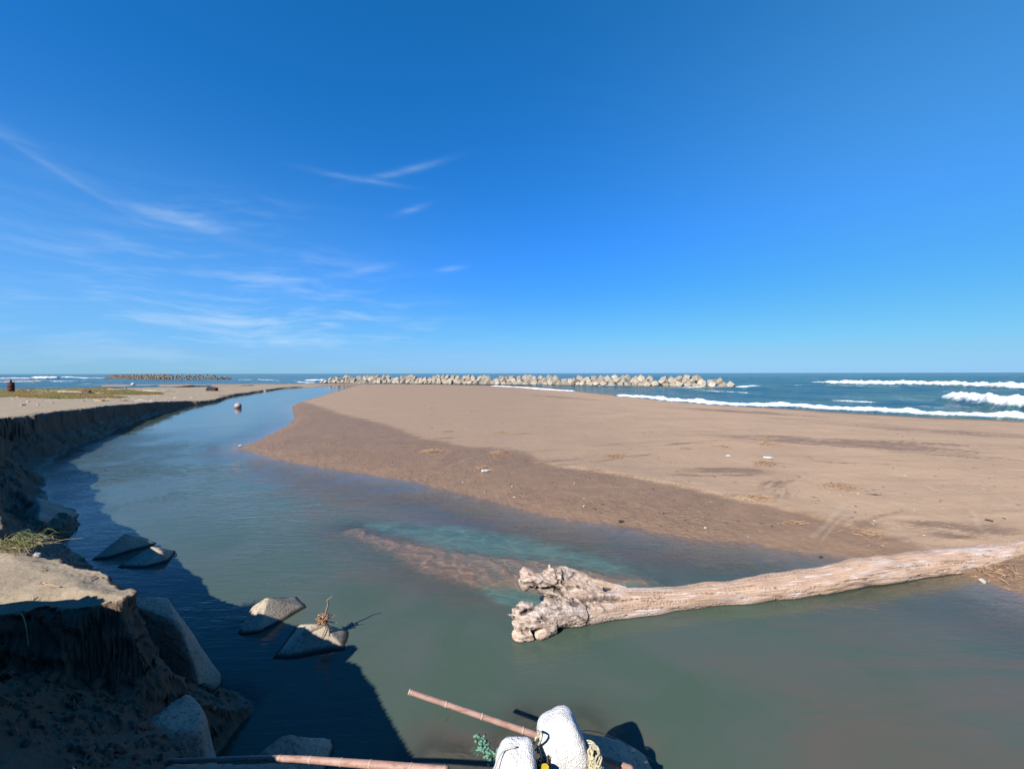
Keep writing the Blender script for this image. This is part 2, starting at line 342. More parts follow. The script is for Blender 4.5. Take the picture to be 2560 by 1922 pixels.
def sand_material():
    m, t, out = new_mat("sand")
    p = t.pos()
    wet = t.attr('wet'); bank = t.attr('bank')
    n1 = t.noise(p, 0.35, 5, .6); n2 = t.noise(p, 2.2, 6, .62); n3 = t.noise(p, 30, 3, .6); n4 = t.noise(p, 180, 2, .5)
    str_ = t.noise(t.mapping(p, (0.22, 1.5, 1), (0, 0, R(-24))), 1.2, 6, .62, .6)
    dry = t.mix(t.ramp(n1, .3, .7), (0.42, 0.290, 0.190), (0.49, 0.335, 0.215))
    dry = t.mix(t.math('MULTIPLY', t.ramp(n2, .45, .75), .35), dry, (0.56, 0.395, 0.265))
    dry = t.mix(t.math('MULTIPLY', t.ramp(str_, .5, .72), .42), dry, (0.28, 0.185, 0.118))
    spx = t.new('ShaderNodeSeparateXYZ'); t.l.new(p, spx.inputs[0])
    left = t.ramp(t.math('ADD', spx.outputs[0], t.math('MULTIPLY', n1, 8.0)), 2.0, 20.0, 1.0, 0.0)
    dry = t.mix(t.math('MULTIPLY', left, .75), dry, (0.335, 0.232, 0.158))
    dry = t.mix(t.math('MULTIPLY', t.attr('track'), .6), dry, (0.50, 0.385, 0.27))
    wetc = t.mix(t.ramp(n2, .35, .7), (0.205, 0.122, 0.070), (0.265, 0.163, 0.096))
    wm = t.math('ADD', wet, t.math('MULTIPLY', t.math('SUBTRACT', n2, .5), .55))
    wm = t.math('ADD', wm, t.math('MULTIPLY', t.math('SUBTRACT', str_, .5), .7)); wm = t.ramp(wm, .22, .80)
    c = t.mix(t.math('MULTIPLY', wm, .76), dry, wetc)
    c = t.mix(t.math('MULTIPLY', t.attr('track'), .35), c, (0.42, 0.30, 0.20))
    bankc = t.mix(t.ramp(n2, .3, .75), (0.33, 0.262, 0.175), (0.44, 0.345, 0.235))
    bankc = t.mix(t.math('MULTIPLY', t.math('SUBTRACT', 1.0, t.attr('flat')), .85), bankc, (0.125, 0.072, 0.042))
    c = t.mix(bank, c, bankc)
    c = t.mix(t.math('MULTIPLY', t.attr('silt'), 1.0), c, (0.29, 0.170, 0.100))
    vs = t.new('ShaderNodeTexVoronoi', feature='DISTANCE_TO_EDGE'); t.put(vs.inputs['Vector'], t.mapping(t.mix(.12, p, t.noise(p, 2.5, 3, .6, 0, True)), (2.6, 4.4, 0), (0, 0, R(35)))); vs.inputs['Scale'].default_value = 1.0
    c = t.mix(t.math('MULTIPLY', t.math('MULTIPLY', t.attr('silt'), t.ramp(vs.outputs['Distance'], .07, .01)), .38), c, (0.62, 0.43, 0.27))
    # grains and shell grit
    c = t.mix(t.math('MULTIPLY', t.ramp(n4, .3, .7), .22), c, (0.08, 0.065, 0.055), 'MIX')
    v = t.new('ShaderNodeTexVoronoi'); t.put(v.inputs['Vector'], p); v.inputs['Scale'].default_value = 5.0
    c = t.mix(t.math('MULTIPLY', t.ramp(v.outputs['Distance'], .035, .02), .8), c, (0.5, 0.45, 0.38))
    v2 = t.new('ShaderNodeTexVoronoi'); t.put(v2.inputs['Vector'], p); v2.inputs['Scale'].default_value = 9.0
    c = t.mix(t.math('MULTIPLY', t.ramp(v2.outputs['Distance'], .06, .03), .6), c, (0.07, 0.05, 0.035))
    hb = t.math('ADD', t.math('MULTIPLY', n2, .05), t.math('ADD', t.math('MULTIPLY', n3, .006), t.math('MULTIPLY', n4, .0012)))
    pk = t.noise(t.mapping(p, (1, 1.5, 1), (0, 0, R(-30))), 7.5, 4, .6, .4)
    hb = t.math('ADD', hb, t.math('MULTIPLY', str_, .02)); hb = t.math('ADD', hb, t.math('MULTIPLY', t.math('MULTIPLY', t.ramp(pk, .35, .65), t.math('MULTIPLY', wm, t.ramp(n1, .4, .6, .25, 1.0))), .020))
    c = t.mix(t.math('MULTIPLY', t.math('MULTIPLY', t.ramp(pk, .45, .3), t.math('MULTIPLY', wm, t.ramp(n1, .4, .6, .2, 1.0))), .26), c, (0.10, 0.06, 0.035))
    nr = t.bump(hb, 1.0, 1.0)
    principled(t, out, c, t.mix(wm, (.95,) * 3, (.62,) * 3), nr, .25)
    return m
SAND = sand_material()

def build_ground():
    rows = np.concatenate([np.arange(2.95, 5.4, .011), np.geomspace(5.41, 175, 430)]); cols = U
    X, Y = fan(rows, cols); x = X.ravel(); y = Y.ravel(); z = H(x, y); H0 = z.copy(); x0, y0 = x.copy(), y.copy()
    gz = z.reshape(X.shape); gy = np.gradient(gz, axis=0) / np.gradient(Y, axis=0); gx = np.gradient(gz, axis=1) / np.maximum(np.gradient(X, axis=1), 1e-4)
    gl = np.hypot(gx, gy) + 1e-6; st = (ss(.55, 1.3, gl) * ss(-.05, .2, gz)).ravel(); nx = (-gx / gl).ravel(); ny = (-gy / gl).ravel(); r = np.hypot(x, y); k = np.clip(r / 6, 1, 5)
    n3 = fbm((x * 4 + z * 2.9) / k, (y * 4 - z * 5.1) / k, 5, .62) + .8 * fbm((y * 5 + z * 6.3) / k, (x * 3.1 + z * 3.9) / k, 4, .6) - .35 * ss(.1, .35, fbm((x + y) * 1.3 / k, z * 9 / k, 3))
    am = st * (x < -1) * .085 * np.clip(k, 1, 2.6)
    x = x + nx * am * n3; y = y + ny * am * n3; z = z + st * (x < -1) * .03 * np.clip(k, 1, 2) * fbm(x * 6 / k, y * 6 / k + z * 5 / k, 4, .6)
    me = mesh_np("ground", np.stack([x, y, z], 1), grid_faces(len(rows), len(cols)))
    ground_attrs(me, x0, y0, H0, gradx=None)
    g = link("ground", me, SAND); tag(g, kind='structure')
    # ground the photographer stands on, beneath and behind the camera
    xs = np.concatenate([np.linspace(-15, -6, 60), np.linspace(-5.96, 3, 230), np.linspace(3.1, 12, 30)]); ys = np.concatenate([np.linspace(-14, 0, 40), np.linspace(.04, 2.96, 76)])
    Yg, Xg = np.meshgrid(ys, xs, indexing='ij'); x = Xg.ravel(); y = Yg.ravel(); z = H(x, y)
    me = mesh_np("near_bank", np.stack([x, y, z], 1), grid_faces(len(ys), len(xs)))
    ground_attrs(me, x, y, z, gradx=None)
    tag(link("near_bank", me, SAND), kind='structure')
    # far spit
    xs = np.linspace(-620, -240, 120); ys = np.linspace(240, 310, 30)
    Yg, Xg = np.meshgrid(ys, xs, indexing='ij'); x = Xg.ravel(); y = Yg.ravel(); z = H(x, y)
    me = mesh_np("far_beach", np.stack([x, y, z], 1), grid_faces(len(ys), len(xs)))
    ground_attrs(me, x, y, z, gradx=None)
    tag(link("far_beach", me, SAND), kind='structure')
TRACKS = [([(2030, 1322, .3), (2062, 1302, .3), (2090, 1278, .3), (2110, 1255, .3)], .06), ([(2055, 1328, .3), (2085, 1300, .3), (2118, 1285, .3)], .035), ([(1390, 1168, .3), (1640, 1202, .3), (1870, 1244, .3)], .035),
    ([(2230, 1175, .5), (2245, 1182, .5), (2262, 1178, .5)], .07), ([(2310, 1200, .5), (2335, 1215, .5), (2370, 1212, .5), (2430, 1224, .5)], .05), ([(2515, 1235, .5), (2535, 1245, .5), (2556, 1240, .5)], .06),
    ([(1110, 1262 - 100, .3), (1180, 1140, .35), (1290, 1118, .4)], .04), ([(2160, 1258, .4), (2230, 1245, .45), (2310, 1252, .45), (2390, 1245, .45)], .04), ([(2430, 1262, .45), (2450, 1305, .4), (2500, 1325, .4)], .06)]
WETLINE = [P(760, 1000, .3), P(860, 1035, .3), P(960, 1060, .35), P(1060, 1095, .35), P(1180, 1115, .4), P(1290, 1120, .4), P(1385, 1160, .35), P(1500, 1176, .35), P(1640, 1196, .36), P(1780, 1224, .36), P(1900, 1246, .36), P(2060, 1270, .4), P(2180, 1300, .4), P(2320, 1330, .4), P(2480, 1350, .4), P(2700, 1370, .4)]
def ground_attrs(me, x, y, z, gradx):
    wp = WETLINE + STREAM_SIDE[::-1]
    s = sdf(x, y, wp); r = np.hypot(x, y)
    wet = ss(-.75, .95, s / (1 + r * .01) + .5 * fbm(x * .8, y * 1.6, 5, .6))
    dsea = pdist(x, y, SEA_SIDE, False)
    wet = np.maximum(wet, ss(2.2, 0.4, dsea - .5 * fbm(x * .3, y * .3, 2)) * .9)
    wet = np.maximum(wet, ss(0.10, 0.0, z))
    for (px, py, a, b, th, k) in [(2080, 1100, 5.2, 1.7, -.35, .85), (1850, 1022, 7.0, 2.2, -.75, .8), (2240, 1115, 3.8, 1.2, -.4, .7), (2420, 1075, 8, 2.0, -.75, .55),
                                  (1820, 1165, 1.6, .9, -.2, .75), (1730, 1172, 1.1, .4, -.1, .55), (1400, 990, 12, 2.5, -1.0, .55), (1560, 1135, 2.8, .35, .45, .55), (1380, 1140, 2.2, .4, .4, .6),
                                  (1940, 1195, 1.3, .4, .7, .6), (2400, 1290, 2.0, .7, -.3, .6), (2500, 1085, 7, .6, -.7, .6), (2250, 1062, 9, .7, -.75, .5), (2050, 1045, 8, .6, -.7, .5), (2480, 1140, 5, .7, -.6, .5), (2130, 1150, 3, .4, -.3, .4), (2380, 1340, 1.6, .5, -.3, .6), (2180, 1275, 2.2, .35, .4, .5), (1950, 1215, 1.2, .25, .9, .7), (2330, 1105, 3.0, 1.0, -.4, .6), (1200, 1085, 6, .35, .3, .45), (1700, 1105, 4, .4, .3, .4), (1480, 1110, 4.5, .4, .35, .4)]:
        cx, cy = P(px, py, .55); c_, s_ = math.cos(th), math.sin(th)
        u = ((x - cx) * c_ + (y - cy) * s_) / a; v = (-(x - cx) * s_ + (y - cy) * c_) / b
        g = np.exp(-(u * u + v * v) ** 1.0) * (1 + 2.3 * fbm((x * c_ + y * s_) * .45, (-x * s_ + y * c_) * 2.6, 5, .65))
        wet = np.maximum(wet, np.clip(g * k * 1.1, 0, 1))
    fattr(me, 'wet', wet)
    nrm = np.empty(len(me.vertices) * 3, np.float32); me.vertex_normals.foreach_get('vector', nrm); nz = nrm.reshape(-1, 3)[:, 2]
    shadowed = np.maximum(np.maximum(ss(-.3, .3, sdf(x, y, LEDGE)), ss(-.3, .3, sdf(x, y, TALUS)) * ss(1.4, 1.0, z)), ss(-.0, -.05, sdf(x, y, LEFT_LAND)) * (x < -2) * (np.hypot(x, y) < 9) * ss(2.3, 2.1, z))  # where the sand colour carries painted shade: ledge, talus foot, near bank face
    fattr(me, 'flat', ss(.70, .93, nz) * (1 - .8 * shadowed))
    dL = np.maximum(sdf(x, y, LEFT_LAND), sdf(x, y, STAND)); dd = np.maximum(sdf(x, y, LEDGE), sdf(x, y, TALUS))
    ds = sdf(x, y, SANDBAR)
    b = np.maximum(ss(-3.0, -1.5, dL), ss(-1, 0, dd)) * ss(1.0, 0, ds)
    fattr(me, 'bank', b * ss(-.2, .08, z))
    tr = np.zeros_like(x)
    for line, w in TRACKS: tr = np.maximum(tr, ss(w * 1.4, w * .5, pdist(x, y, [P(*q) for q in line], False) + .03 * fbm(x * 5, y * 5, 3)))
    fattr(me, 'track', tr)
    dr = pdist(x, y, RIB, False); fattr(me, 'silt', ss(1.6, .5, dr))
build_ground()

# ------------------------------------------------------------------ stream
DIV_X = [-400, -150, -110, -90, -60, -40, -20, 0, 10, 20, 30, 45, 60]
DIV_Y = [95, 100, 120, 137, 149, 150, 140, 100, 75, 50, 35, 20, 0]
def build_stream():
    rows = np.geomspace(1.0, 160, 420); cols = np.concatenate([-np.geomspace(4.5, 1.3, 40), np.linspace(-1.295, 1.295, 560), np.geomspace(1.3, 2.6, 30)])
    X, Y = fan(rows, cols); x = X.ravel(); y = Y.ravel(); h = H(x, y)
    f = grid_faces(len(rows), len(cols))
    ok = (h < 0.10) & (y < np.interp(x, DIV_X, DIV_Y) + 1)
    f = f[ok[f].any(axis=1)]
    used = np.unique(f); mp = np.full(len(x), -1); mp[used] = np.arange(len(used)); f = mp[f]
    x = x[used]; y = y[used]; h = h[used]
    z = 0.006 * fbm(x * 1.3, y * 2.6, 3) * ss(3, 14, y) * ss(-.02, -.2, h)
    me = mesh_np("stream", np.stack([x, y, z], 1), f)
    fattr(me, 'depth', np.clip(-h, 0, 2))
    def pol(pts, soft): return ss(-soft, soft, sdf(x, y, [P(*q) for q in pts]) + soft * 1.4 * fbm(x * 1.4, y * 1.4, 4))
    teal = pol([(930, 1312), (1080, 1318), (1200, 1330), (1330, 1352), (1480, 1385), (1600, 1425), (1660, 1462), (1600, 1475), (1450, 1455), (1330, 1440), (1230, 1425), (1130, 1385), (1050, 1360)], .34)
    teal = np.maximum(teal, .8 * pol([(1200, 1440), (1320, 1445), (1420, 1480), (1320, 1530), (1200, 1480)], .12))
    teal = np.maximum(teal, .55 * ss(1.5, .1, pdist(x, y, STREAM_SIDE[15:], False) + .35 * fbm(x, y, 3)))
    fattr(me, 'teal', teal)
    brown = pol([(560, 1165), (900, 1190), (1250, 1285), (1700, 1370), (1950, 1400), (1900, 1430), (1640, 1440), (1450, 1380), (1200, 1330), (950, 1310), (700, 1230)], .5)
    brown = np.maximum(brown, .7 * pol([(750, 1260), (1000, 1360), (1180, 1440), (1250, 1520), (1050, 1500), (850, 1440)], .4))
    brown = np.maximum(brown, .8 * pol([(2050, 1490), (2560, 1520), (2900, 1700), (2700, 2100), (2000, 2050), (1950, 1750), (1750, 1650)], .5))
    brown = np.maximum(brown, .9 * pol([(960, 1860), (1120, 1800), (1500, 1760), (1650, 1830), (1500, 2000), (950, 2000)], .25))
    fattr(me, 'brown', brown)
    calm = ss(13, 7, y + .3 * x) * .8
    calm = np.maximum(calm, .9 * pol([(1150, 1480), (1700, 1400), (2800, 1400), (2800, 2200), (1000, 2200), (1000, 1600)], .6))
    fattr(me, 'calm', calm)
    m, t, out = new_mat("stream_water")
    p = t.pos(); depth = t.attr('depth'); teal_ = t.attr('teal'); brown_ = t.attr('brown'); calm_ = t.attr('calm')
    big = t.noise(p, .5, 5, .6, .8); fine = t.noise(t.mapping(p, (1.0, 2.2, 1), (0, 0, R(25))), 3.0, 5, .6)
    swirl = t.noise(t.mapping(p, (.35, 1.7, 1), (0, 0, R(28))), .9, 6, .62, 1.0)
    c = t.mix(t.ramp(big, .35, .7), (0.041, 0.063, 0.045), (0.052, 0.066, 0.055))
    c = t.mix(t.math('MULTIPLY', brown_, t.ramp(swirl, .3, .68, .15, 1.1)), c, (0.072, 0.061, 0.050))
    c = t.mix(t.math('MULTIPLY', teal_, t.ramp(fine, .3, .65, .35, .95)), c, (0.066, 0.138, 0.116))
    vs = t.new('ShaderNodeTexVoronoi', feature='DISTANCE_TO_EDGE'); t.put(vs.inputs['Vector'], t.mapping(t.mix(.14, p, t.noise(p, 2.0, 3, .6, 0, True)), (1.5, 3.4, 0), (0, 0, R(30)))); vs.inputs['Scale'].default_value = 1.0
    c = t.mix(t.math('MULTIPLY', t.math('MULTIPLY', teal_, t.ramp(vs.outputs['Distance'], .09, .01)), .40), c, (0.115, 0.20, 0.160))
    dif = t.new('ShaderNodeBsdfDiffuse'); t.put(dif.inputs[0], c)
    tr = t.new('ShaderNodeBsdfTransparent'); t.put(tr.inputs[0], t.mix(t.ramp(depth, 0, .14), (.97, .97, .95), (.72, .86, .80)))
    op = t.math('SUBTRACT', 1.0, t.math('EXPONENT', t.math('MULTIPLY', depth, -9.5)))
    body = t.new('ShaderNodeMixShader'); t.l.new(op, body.inputs[0]); t.l.new(tr.outputs[0], body.inputs[1]); t.l.new(dif.outputs[0], body.inputs[2])
    # ripples
    r1 = t.noise(t.mapping(p, (1.1, 4.2, 1), (0, 0, R(12))), 1.6, 3, .5, .3)
    r2 = t.noise(t.mapping(p, (2.4, 7.5, 1), (0, 0, R(-16))), 2.4, 3, .5, .5)
    r3 = t.noise(t.mapping(p, (1, 1.8, 1), (0, 0, R(30))), 9, 2, .5, .2)
    pat = t.ramp(t.noise(p, .28, 3, .5), .38, .62, .35, 1.0)
    hgt = t.math('ADD', t.math('MULTIPLY', r1, .030), t.math('ADD', t.math('MULTIPLY', r2, .018), t.math('MULTIPLY', r3, .003)))
    spy = t.new('ShaderNodeSeparateXYZ'); t.l.new(p, spy.inputs[0])
    amp = t.math('MULTIPLY', t.math('SUBTRACT', 1.0, t.math('MULTIPLY', calm_, .93)), pat)
    amp = t.math('MULTIPLY', amp, t.ramp(spy.outputs[1], 7, 34, 2.0, .06))
    r4 = t.noise(t.mapping(p, (.35, 1.5, 1), (0, 0, R(8))), 1.0, 4, .55, .4)
    hgt = t.math('ADD', t.math('MULTIPLY', hgt, amp), t.math('MULTIPLY', t.math('MULTIPLY', r4, pat), t.ramp(spy.outputs[1], 12, 26, 0, .010)))
    nr = t.bump(hgt, 1.0, 1.0)
    gl = t.new('ShaderNodeBsdfGlossy'); t.put(gl.inputs['Roughness'], .045); t.l.new(nr, gl.inputs['Normal'])
    inc = t.new('ShaderNodeNewGeometry').outputs['Incoming']; dt = t.new('ShaderNodeVectorMath', operation='DOT_PRODUCT')
    t.l.new(inc, dt.inputs[0]); t.l.new(nr, dt.inputs[1])
    sch = t.math('POWER', t.math('SUBTRACT', 1.0, t.math('ABSOLUTE', dt.outputs['Value']), clamp=True), 5.0)
    frs = t.math('ADD', t.math('MULTIPLY', sch, .98), .02)
    mx = t.new('ShaderNodeMixShader'); t.l.new(frs, mx.inputs[0]); t.l.new(body.outputs[0], mx.inputs[1]); t.l.new(gl.outputs[0], mx.inputs[2])
    t.l.new(mx.outputs[0], out.inputs[0])
    tag(link("stream", me, m), kind='structure')
build_stream()

# ------------------------------------------------------------------ sea
SHORE_FOAM = [P(*p) for p in [(3400, 1080), (2900, 1062), (2560, 1048), (2400, 1040), (2200, 1030), (2100, 1025), (1960, 1015), (1850, 1015), (1700, 1004), (1620, 995), (1560, 991)]]
SHORE_FOAM2 = [P(*p) for p in [(1420, 978), (1350, 974), (1290, 969), (1235, 966)]]
BREAKS = [  # polyline px, half width m, height m
    ([(2095, 956), (2200, 957), (2350, 959), (2480, 963), (2600, 967), (2800, 972)], 6.5, 1.5),
    ([(2038, 955), (2090, 955)], 2.0, .55),
    ([(2420, 993), (2480, 999), (2560, 1008), (2700, 1022)], 3.3, 1.35),
    ([(0, 946), (30, 945), (90, 946), (130, 946)], 4.0, .7), ([(94, 944), (128, 944)], 5.5, 2.3), ([(162, 942), (180, 943)], 5, 1.2), ([(180, 943), (215, 945), (262, 945)], 3.5, .5),
    ([(0, 955), (60, 953.5), (120, 953.3), (195, 953)], 2.2, .35),
    ([(712, 962), (742, 962)], 1.3, .55), ([(775, 951), (798, 950)], 5, .9), ([(745, 955), (790, 957)], 1.6, .3), ([(600, 949), (640, 949), (690, 950)], 2, .25)]
def build_sea():
    rows = np.concatenate([np.geomspace(22, 420, 520), np.geomspace(428, 40000, 110)])
    cols = np.concatenate([-np.geomspace(4.0, 1.3, 30), np.linspace(-1.295, 1.295, 640), np.geomspace(1.3, 4.0, 40)])
    X, Y = fan(rows, cols); x = X.ravel(); y = Y.ravel()
    h = np.where(y < 320, H(x, y), -2.0)
    f = grid_faces(len(rows), len(cols))
    ok = (y > np.interp(x, DIV_X, DIV_Y)) & (h < .25)
    f = f[ok[f].any(axis=1)]
    used = np.unique(f); mp = np.full(len(x), -1); mp[used] = np.arange(len(used)); f = mp[f]
    x = x[used]; y = y[used]; h = h[used]
    t = np.array([-.34, .94]); n = np.array([.94, .34])        # along / away from shore
    a = x * t[0] + y * t[1]; b = x * n[0] + y * n[1]
    fadein = ss(0, 18, pdist(x, y, SEA_SIDE, False)); far = ss(1500, 250, y)
    ph = b / 17.0 * 2 * np.pi + 2.2 * fbm(a * .012, b * .02, 3) * 2
    sw = np.sin(ph); sw = np.sign(sw) * np.abs(sw) ** 1.0
    z = -0.02 + fadein * far * (0.40 * np.clip(sw, -.3, 1) ** 1 * ss(-.5, .6, fbm(a * .02, b * .03 + 7, 3) + .2) + .26 * fbm(a * .12, b * .35, 4)) + fadein * .09 * fbm(a * .6, b * 1.2, 3)
    foam = np.zeros_like(x)
    # foam along the shore
    for line, w, hh in ((SHORE_FOAM, 2.3, .42), (SHORE_FOAM2, 2.4, .3)):
        d = pdist(x, y, line, False) + .5 * fbm(x * .35, y * .35, 4) + .25 * fbm(x * 1.6, y * 1.6, 3)
        k = ss(w * (1.0), w * .35, d * (1 + .35 * fbm(a * .08, b * .0 + 2, 2)))
        foam = np.maximum(foam, k); z = z + hh * k * (1 + .9 * fbm(x * .9, y * .9, 4)) * (.6 + 1.2 * np.abs(fbm(a * .12, b * 0 + 5, 3)))
    for pts, w, hh in BREAKS:
        line = [P(px, py, hh * .5) for px, py in pts]
        d = pdist(x, y, line, False); scl = w * (1 + .5 * fbm(a * .06 + w, b * .01, 3))
        d = d + w * .45 * fbm(x * .5 / math.sqrt(w), y * .5 / math.sqrt(w), 4, .6)
        k = ss(scl, scl * .4, d)
        foam = np.maximum(foam, k); z = np.maximum(z, hh * k * (.75 + .9 * fbm(x * .35, y * .35, 4, .6)))
    # thin lacy remains of foam and whitecaps
    lace = ss(.16, .42, fbm(a * .18, b * .9, 5, .65)) * ss(34, 3, pdist(x, y, SHORE_FOAM, False)) * .45
    lace = np.maximum(lace, ss(.42, .5, fbm(a * .05 + 3, b * .16, 4, .55)) * ss(700, 200, y) * .8)
    d3 = pdist(x, y, [P(2330, 1018), P(2450, 1015), P(2600, 1025)], False)
    lace = np.maximum(lace, ss(5, 1, d3) * .38 * (1 + fbm(a * .3, b * .8, 4)))
    d4 = pdist(x, y, [P(2120, 961), P(2300, 963), P(2560, 969)], False)
    lace = np.maximum(lace, ss(9, 3, d4) * .6 * (1 + 1.5 * fbm(a * .1, b * .4, 4)))
    # swash round the breakwater blocks
    d5 = pdist(x, y, [P(800, 958), P(1200, 961), P(1500, 965), P(1840, 970)], False)
    lace = np.maximum(lace, ss(2.5, .5, d5 + 1.5 * fbm(x * .2, y * .2, 3)) * .7)
    d6 = pdist(x, y, [P(1845, 967), P(1880, 967)], False); lace = np.maximum(lace, ss(4, 1, d6 + 2 * fbm(x * .3, y * .3, 3)) * .8)
    foam = np.maximum(foam, np.clip(lace, 0, 1))
    me = mesh_np("sea", np.stack([x, y, z], 1), f); fattr(me, 'foam', foam)
    fattr(me, 'shore', ss(60, 5, pdist(x, y, SHORE_FOAM, False)))
    m, t_, out = new_mat("sea_water"); t = t_
    p = t.pos(); foam_ = t.attr('foam')
    big = t.noise(t.mapping(p, (.035, .14, 1), (0, 0, R(-68))), 1.0, 4, .6)
    c = t.mix(t.ramp(big, .35, .65), (0.020, 0.068, 0.100), (0.046, 0.098, 0.092))
    c = t.mix(t.ramp(t.attr('wave'), .08, .32, 0, .0), c, (0.08, 0.16, 0.13))
    rot = (0, 0, R(-20)); q = t.mapping(p, (1, 1, 1), (0, 0, R(-20)))
    n1 = t.noise(t.mapping(q, (.5, .16, 1)), 1.0, 5, .6, .6); n2 = t.noise(t.mapping(q, (1.6, .8, 1)), 1.6, 4, .6); n3 = t.noise(q, 8, 3, .6)
    hg = t.math('ADD', t.math('MULTIPLY', n1, .75), t.math('ADD', t.math('MULTIPLY', n2, .26), t.math('MULTIPLY', n3, .03)))
    nr = t.bump(hg, 1.0, 1.0)
    fm = t.math('ADD', foam_, t.math('MULTIPLY', t.math('SUBTRACT', t.noise(p, 1.3, 6, .7), .5), .8))
    fm = t.math('MULTIPLY', t.ramp(fm, .36, .84), t.ramp(foam_, .02, .12))
    dif = t.new('ShaderNodeBsdfDiffuse'); t.put(dif.inputs[0], c)
    gl = t.new('ShaderNodeBsdfGlossy'); t.put(gl.inputs['Roughness'], .12); t.l.new(nr, gl.inputs['Normal'])
    inc = t.new('ShaderNodeNewGeometry').outputs['Incoming']; dt = t.new('ShaderNodeVectorMath', operation='DOT_PRODUCT')
    t.l.new(inc, dt.inputs[0]); t.l.new(nr, dt.inputs[1])
    frm = t.math('ADD', t.math('MULTIPLY', t.math('POWER', t.math('SUBTRACT', 1.0, t.math('MAXIMUM', dt.outputs['Value'], .03), clamp=True), 5.0), .75), .02)
    wtr = t.new('ShaderNodeMixShader'); t.l.new(frm, wtr.inputs[0]); t.l.new(dif.outputs[0], wtr.inputs[1]); t.l.new(gl.outputs[0], wtr.inputs[2])
    fo = t.new('ShaderNodeBsdfDiffuse'); t.put(fo.inputs[0], (.60, .62, .64))
    t.l.new(t.bump(t.noise(p, 3, 5, .65), 1.0, .25), fo.inputs['Normal'])
    mx = t.new('ShaderNodeMixShader'); t.l.new(fm, mx.inputs[0]); t.l.new(wtr.outputs[0], mx.inputs[1]); t.l.new(fo.outputs[0], mx.inputs[2])
    t.l.new(mx.outputs[0], out.inputs[0])
    tag(link("sea", me, m), kind='structure')
build_sea()

# ------------------------------------------------------------------ concrete
def concrete(name, base=(0.36, 0.32, 0.26), dark=(0.19, 0.165, 0.135), wetline=False, scale=1.0, obj_space=False):
    m, t, out = new_mat(name)
    p = t.obj() if obj_space else t.pos()
    n1 = t.noise(p, 1.6 * scale, 5, .6); n2 = t.noise(p, 26 * scale, 4, .65); n3 = t.noise(p, 90 * scale, 2, .6)
    c = t.mix(t.ramp(n1, .3, .7), dark, base)
    if obj_space:
        oi = t.new('ShaderNodeObjectInfo'); 
        c = t.mix(t.math('MULTIPLY', oi.outputs['Random'], .6), c, (0.25, 0.195, 0.145))
    c = t.mix(t.math('MULTIPLY', t.ramp(n2, .5, .66), .6), c, (0.07, 0.062, 0.055))
    c = t.mix(t.math('MULTIPLY', t.ramp(n3, .56, .7), .35), c, (0.52, 0.48, 0.41))
    if wetline:
        sp = t.new('ShaderNodeSeparateXYZ'); t.l.new(t.pos(), sp.inputs[0])
        w = t.ramp(t.math('ADD', sp.outputs[2], t.math('MULTIPLY', n1, .05)), .04 * (1 / scale if obj_space else 1), .09 * (1 / scale if obj_space else 1), 1, 0)
        c = t.mix(w, c, (0.035, 0.034, 0.026))
    h = t.math('ADD', t.math('MULTIPLY', n2, .012 / scale), t.math('MULTIPLY', n3, .004 / scale))
    principled(t, out, c, .9, t.bump(h, 1, 1), .2); return m
CONC = concrete("weathered_concrete", (0.58, 0.475, 0.345), (0.36, 0.295, 0.22), wetline=True)
CONC_FAR = concrete("breakwater_concrete", (0.56, 0.50, 0.405), (0.34, 0.29, 0.225), wetline=True, scale=.25, obj_space=True)
CONC_TET = concrete("tetrapod_concrete", (0.27, 0.21, 0.165), (0.15, 0.115, 0.09), wetline=True, scale=.25, obj_space=True)

def hull_block(name, pts, label, bevel=.03, cuts=3, rough=.008, mat=None, group=None, origin=None):
    o0 = Vector(origin) if origin else sum((Vector(p) for p in pts), Vector()) / len(pts)
    bm = bmesh.new()
    for p in pts: bm.verts.new(Vector(p) - o0)
    r = bmesh.ops.convex_hull(bm, input=bm.verts)
    bmesh.ops.delete(bm, geom=[g for g in r['geom_interior'] if isinstance(g, bmesh.types.BMVert)], context='VERTS')
    bmesh.ops.dissolve_limit(bm, angle_limit=R(6), verts=bm.verts, edges=bm.edges)
    bmesh.ops.bevel(bm, geom=bm.edges[:], offset=bevel, segments=2, affect='EDGES', profile=.6, clamp_overlap=True)
    bmesh.ops.triangulate(bm, faces=bm.faces)
    for _ in range(cuts):
        es = [e for e in bm.edges if e.calc_length() > .06]
        if es: bmesh.ops.subdivide_edges(bm, edges=es, cuts=1, use_grid_fill=True)
        bmesh.ops.triangulate(bm, faces=[f for f in bm.faces if len(f.verts) > 4])
    bm.normal_update()
    for v in bm.verts:
        q = v.co + o0
        v.co += v.normal * (rough * mnoise.noise(q * 9) + rough * .9 * mnoise.noise(q * 30) + rough * 1.6 * mnoise.noise(q * 2.5))
    me = bpy.data.meshes.new(name); bm.to_mesh(me); bm.free()
    for p in me.polygons: p.use_smooth = True
    o = link(name, me, mat or CONC, loc=o0)
    tag(o, label, 'concrete block', group); return o
def pyramid(label, apex, base):
    ap = [PY(px, py, Y) for px, py, Y in apex]; ac = sum(ap, Vector()) / len(ap)
    bs = [Vector((*b, 0.0)) if len(b) == 2 else Vector(b) for b in base]
    lo = [b + (b - ac) * 1.1 for b in bs]
    return hull_block("concrete_block", ap + bs + lo, label, bevel=.025, group='pyramid-topped concrete blocks standing in the stream')
pyramid('grey wedge of concrete in shaded water, farther and left one of a touching pair', [(311, 1334, 9.75), (318, 1336, 9.8), (372, 1350, 10.0)],
        [P(251, 1394), P(282, 1392), P(378, 1364), P(388, 1357), (-9.0, 10.45)])
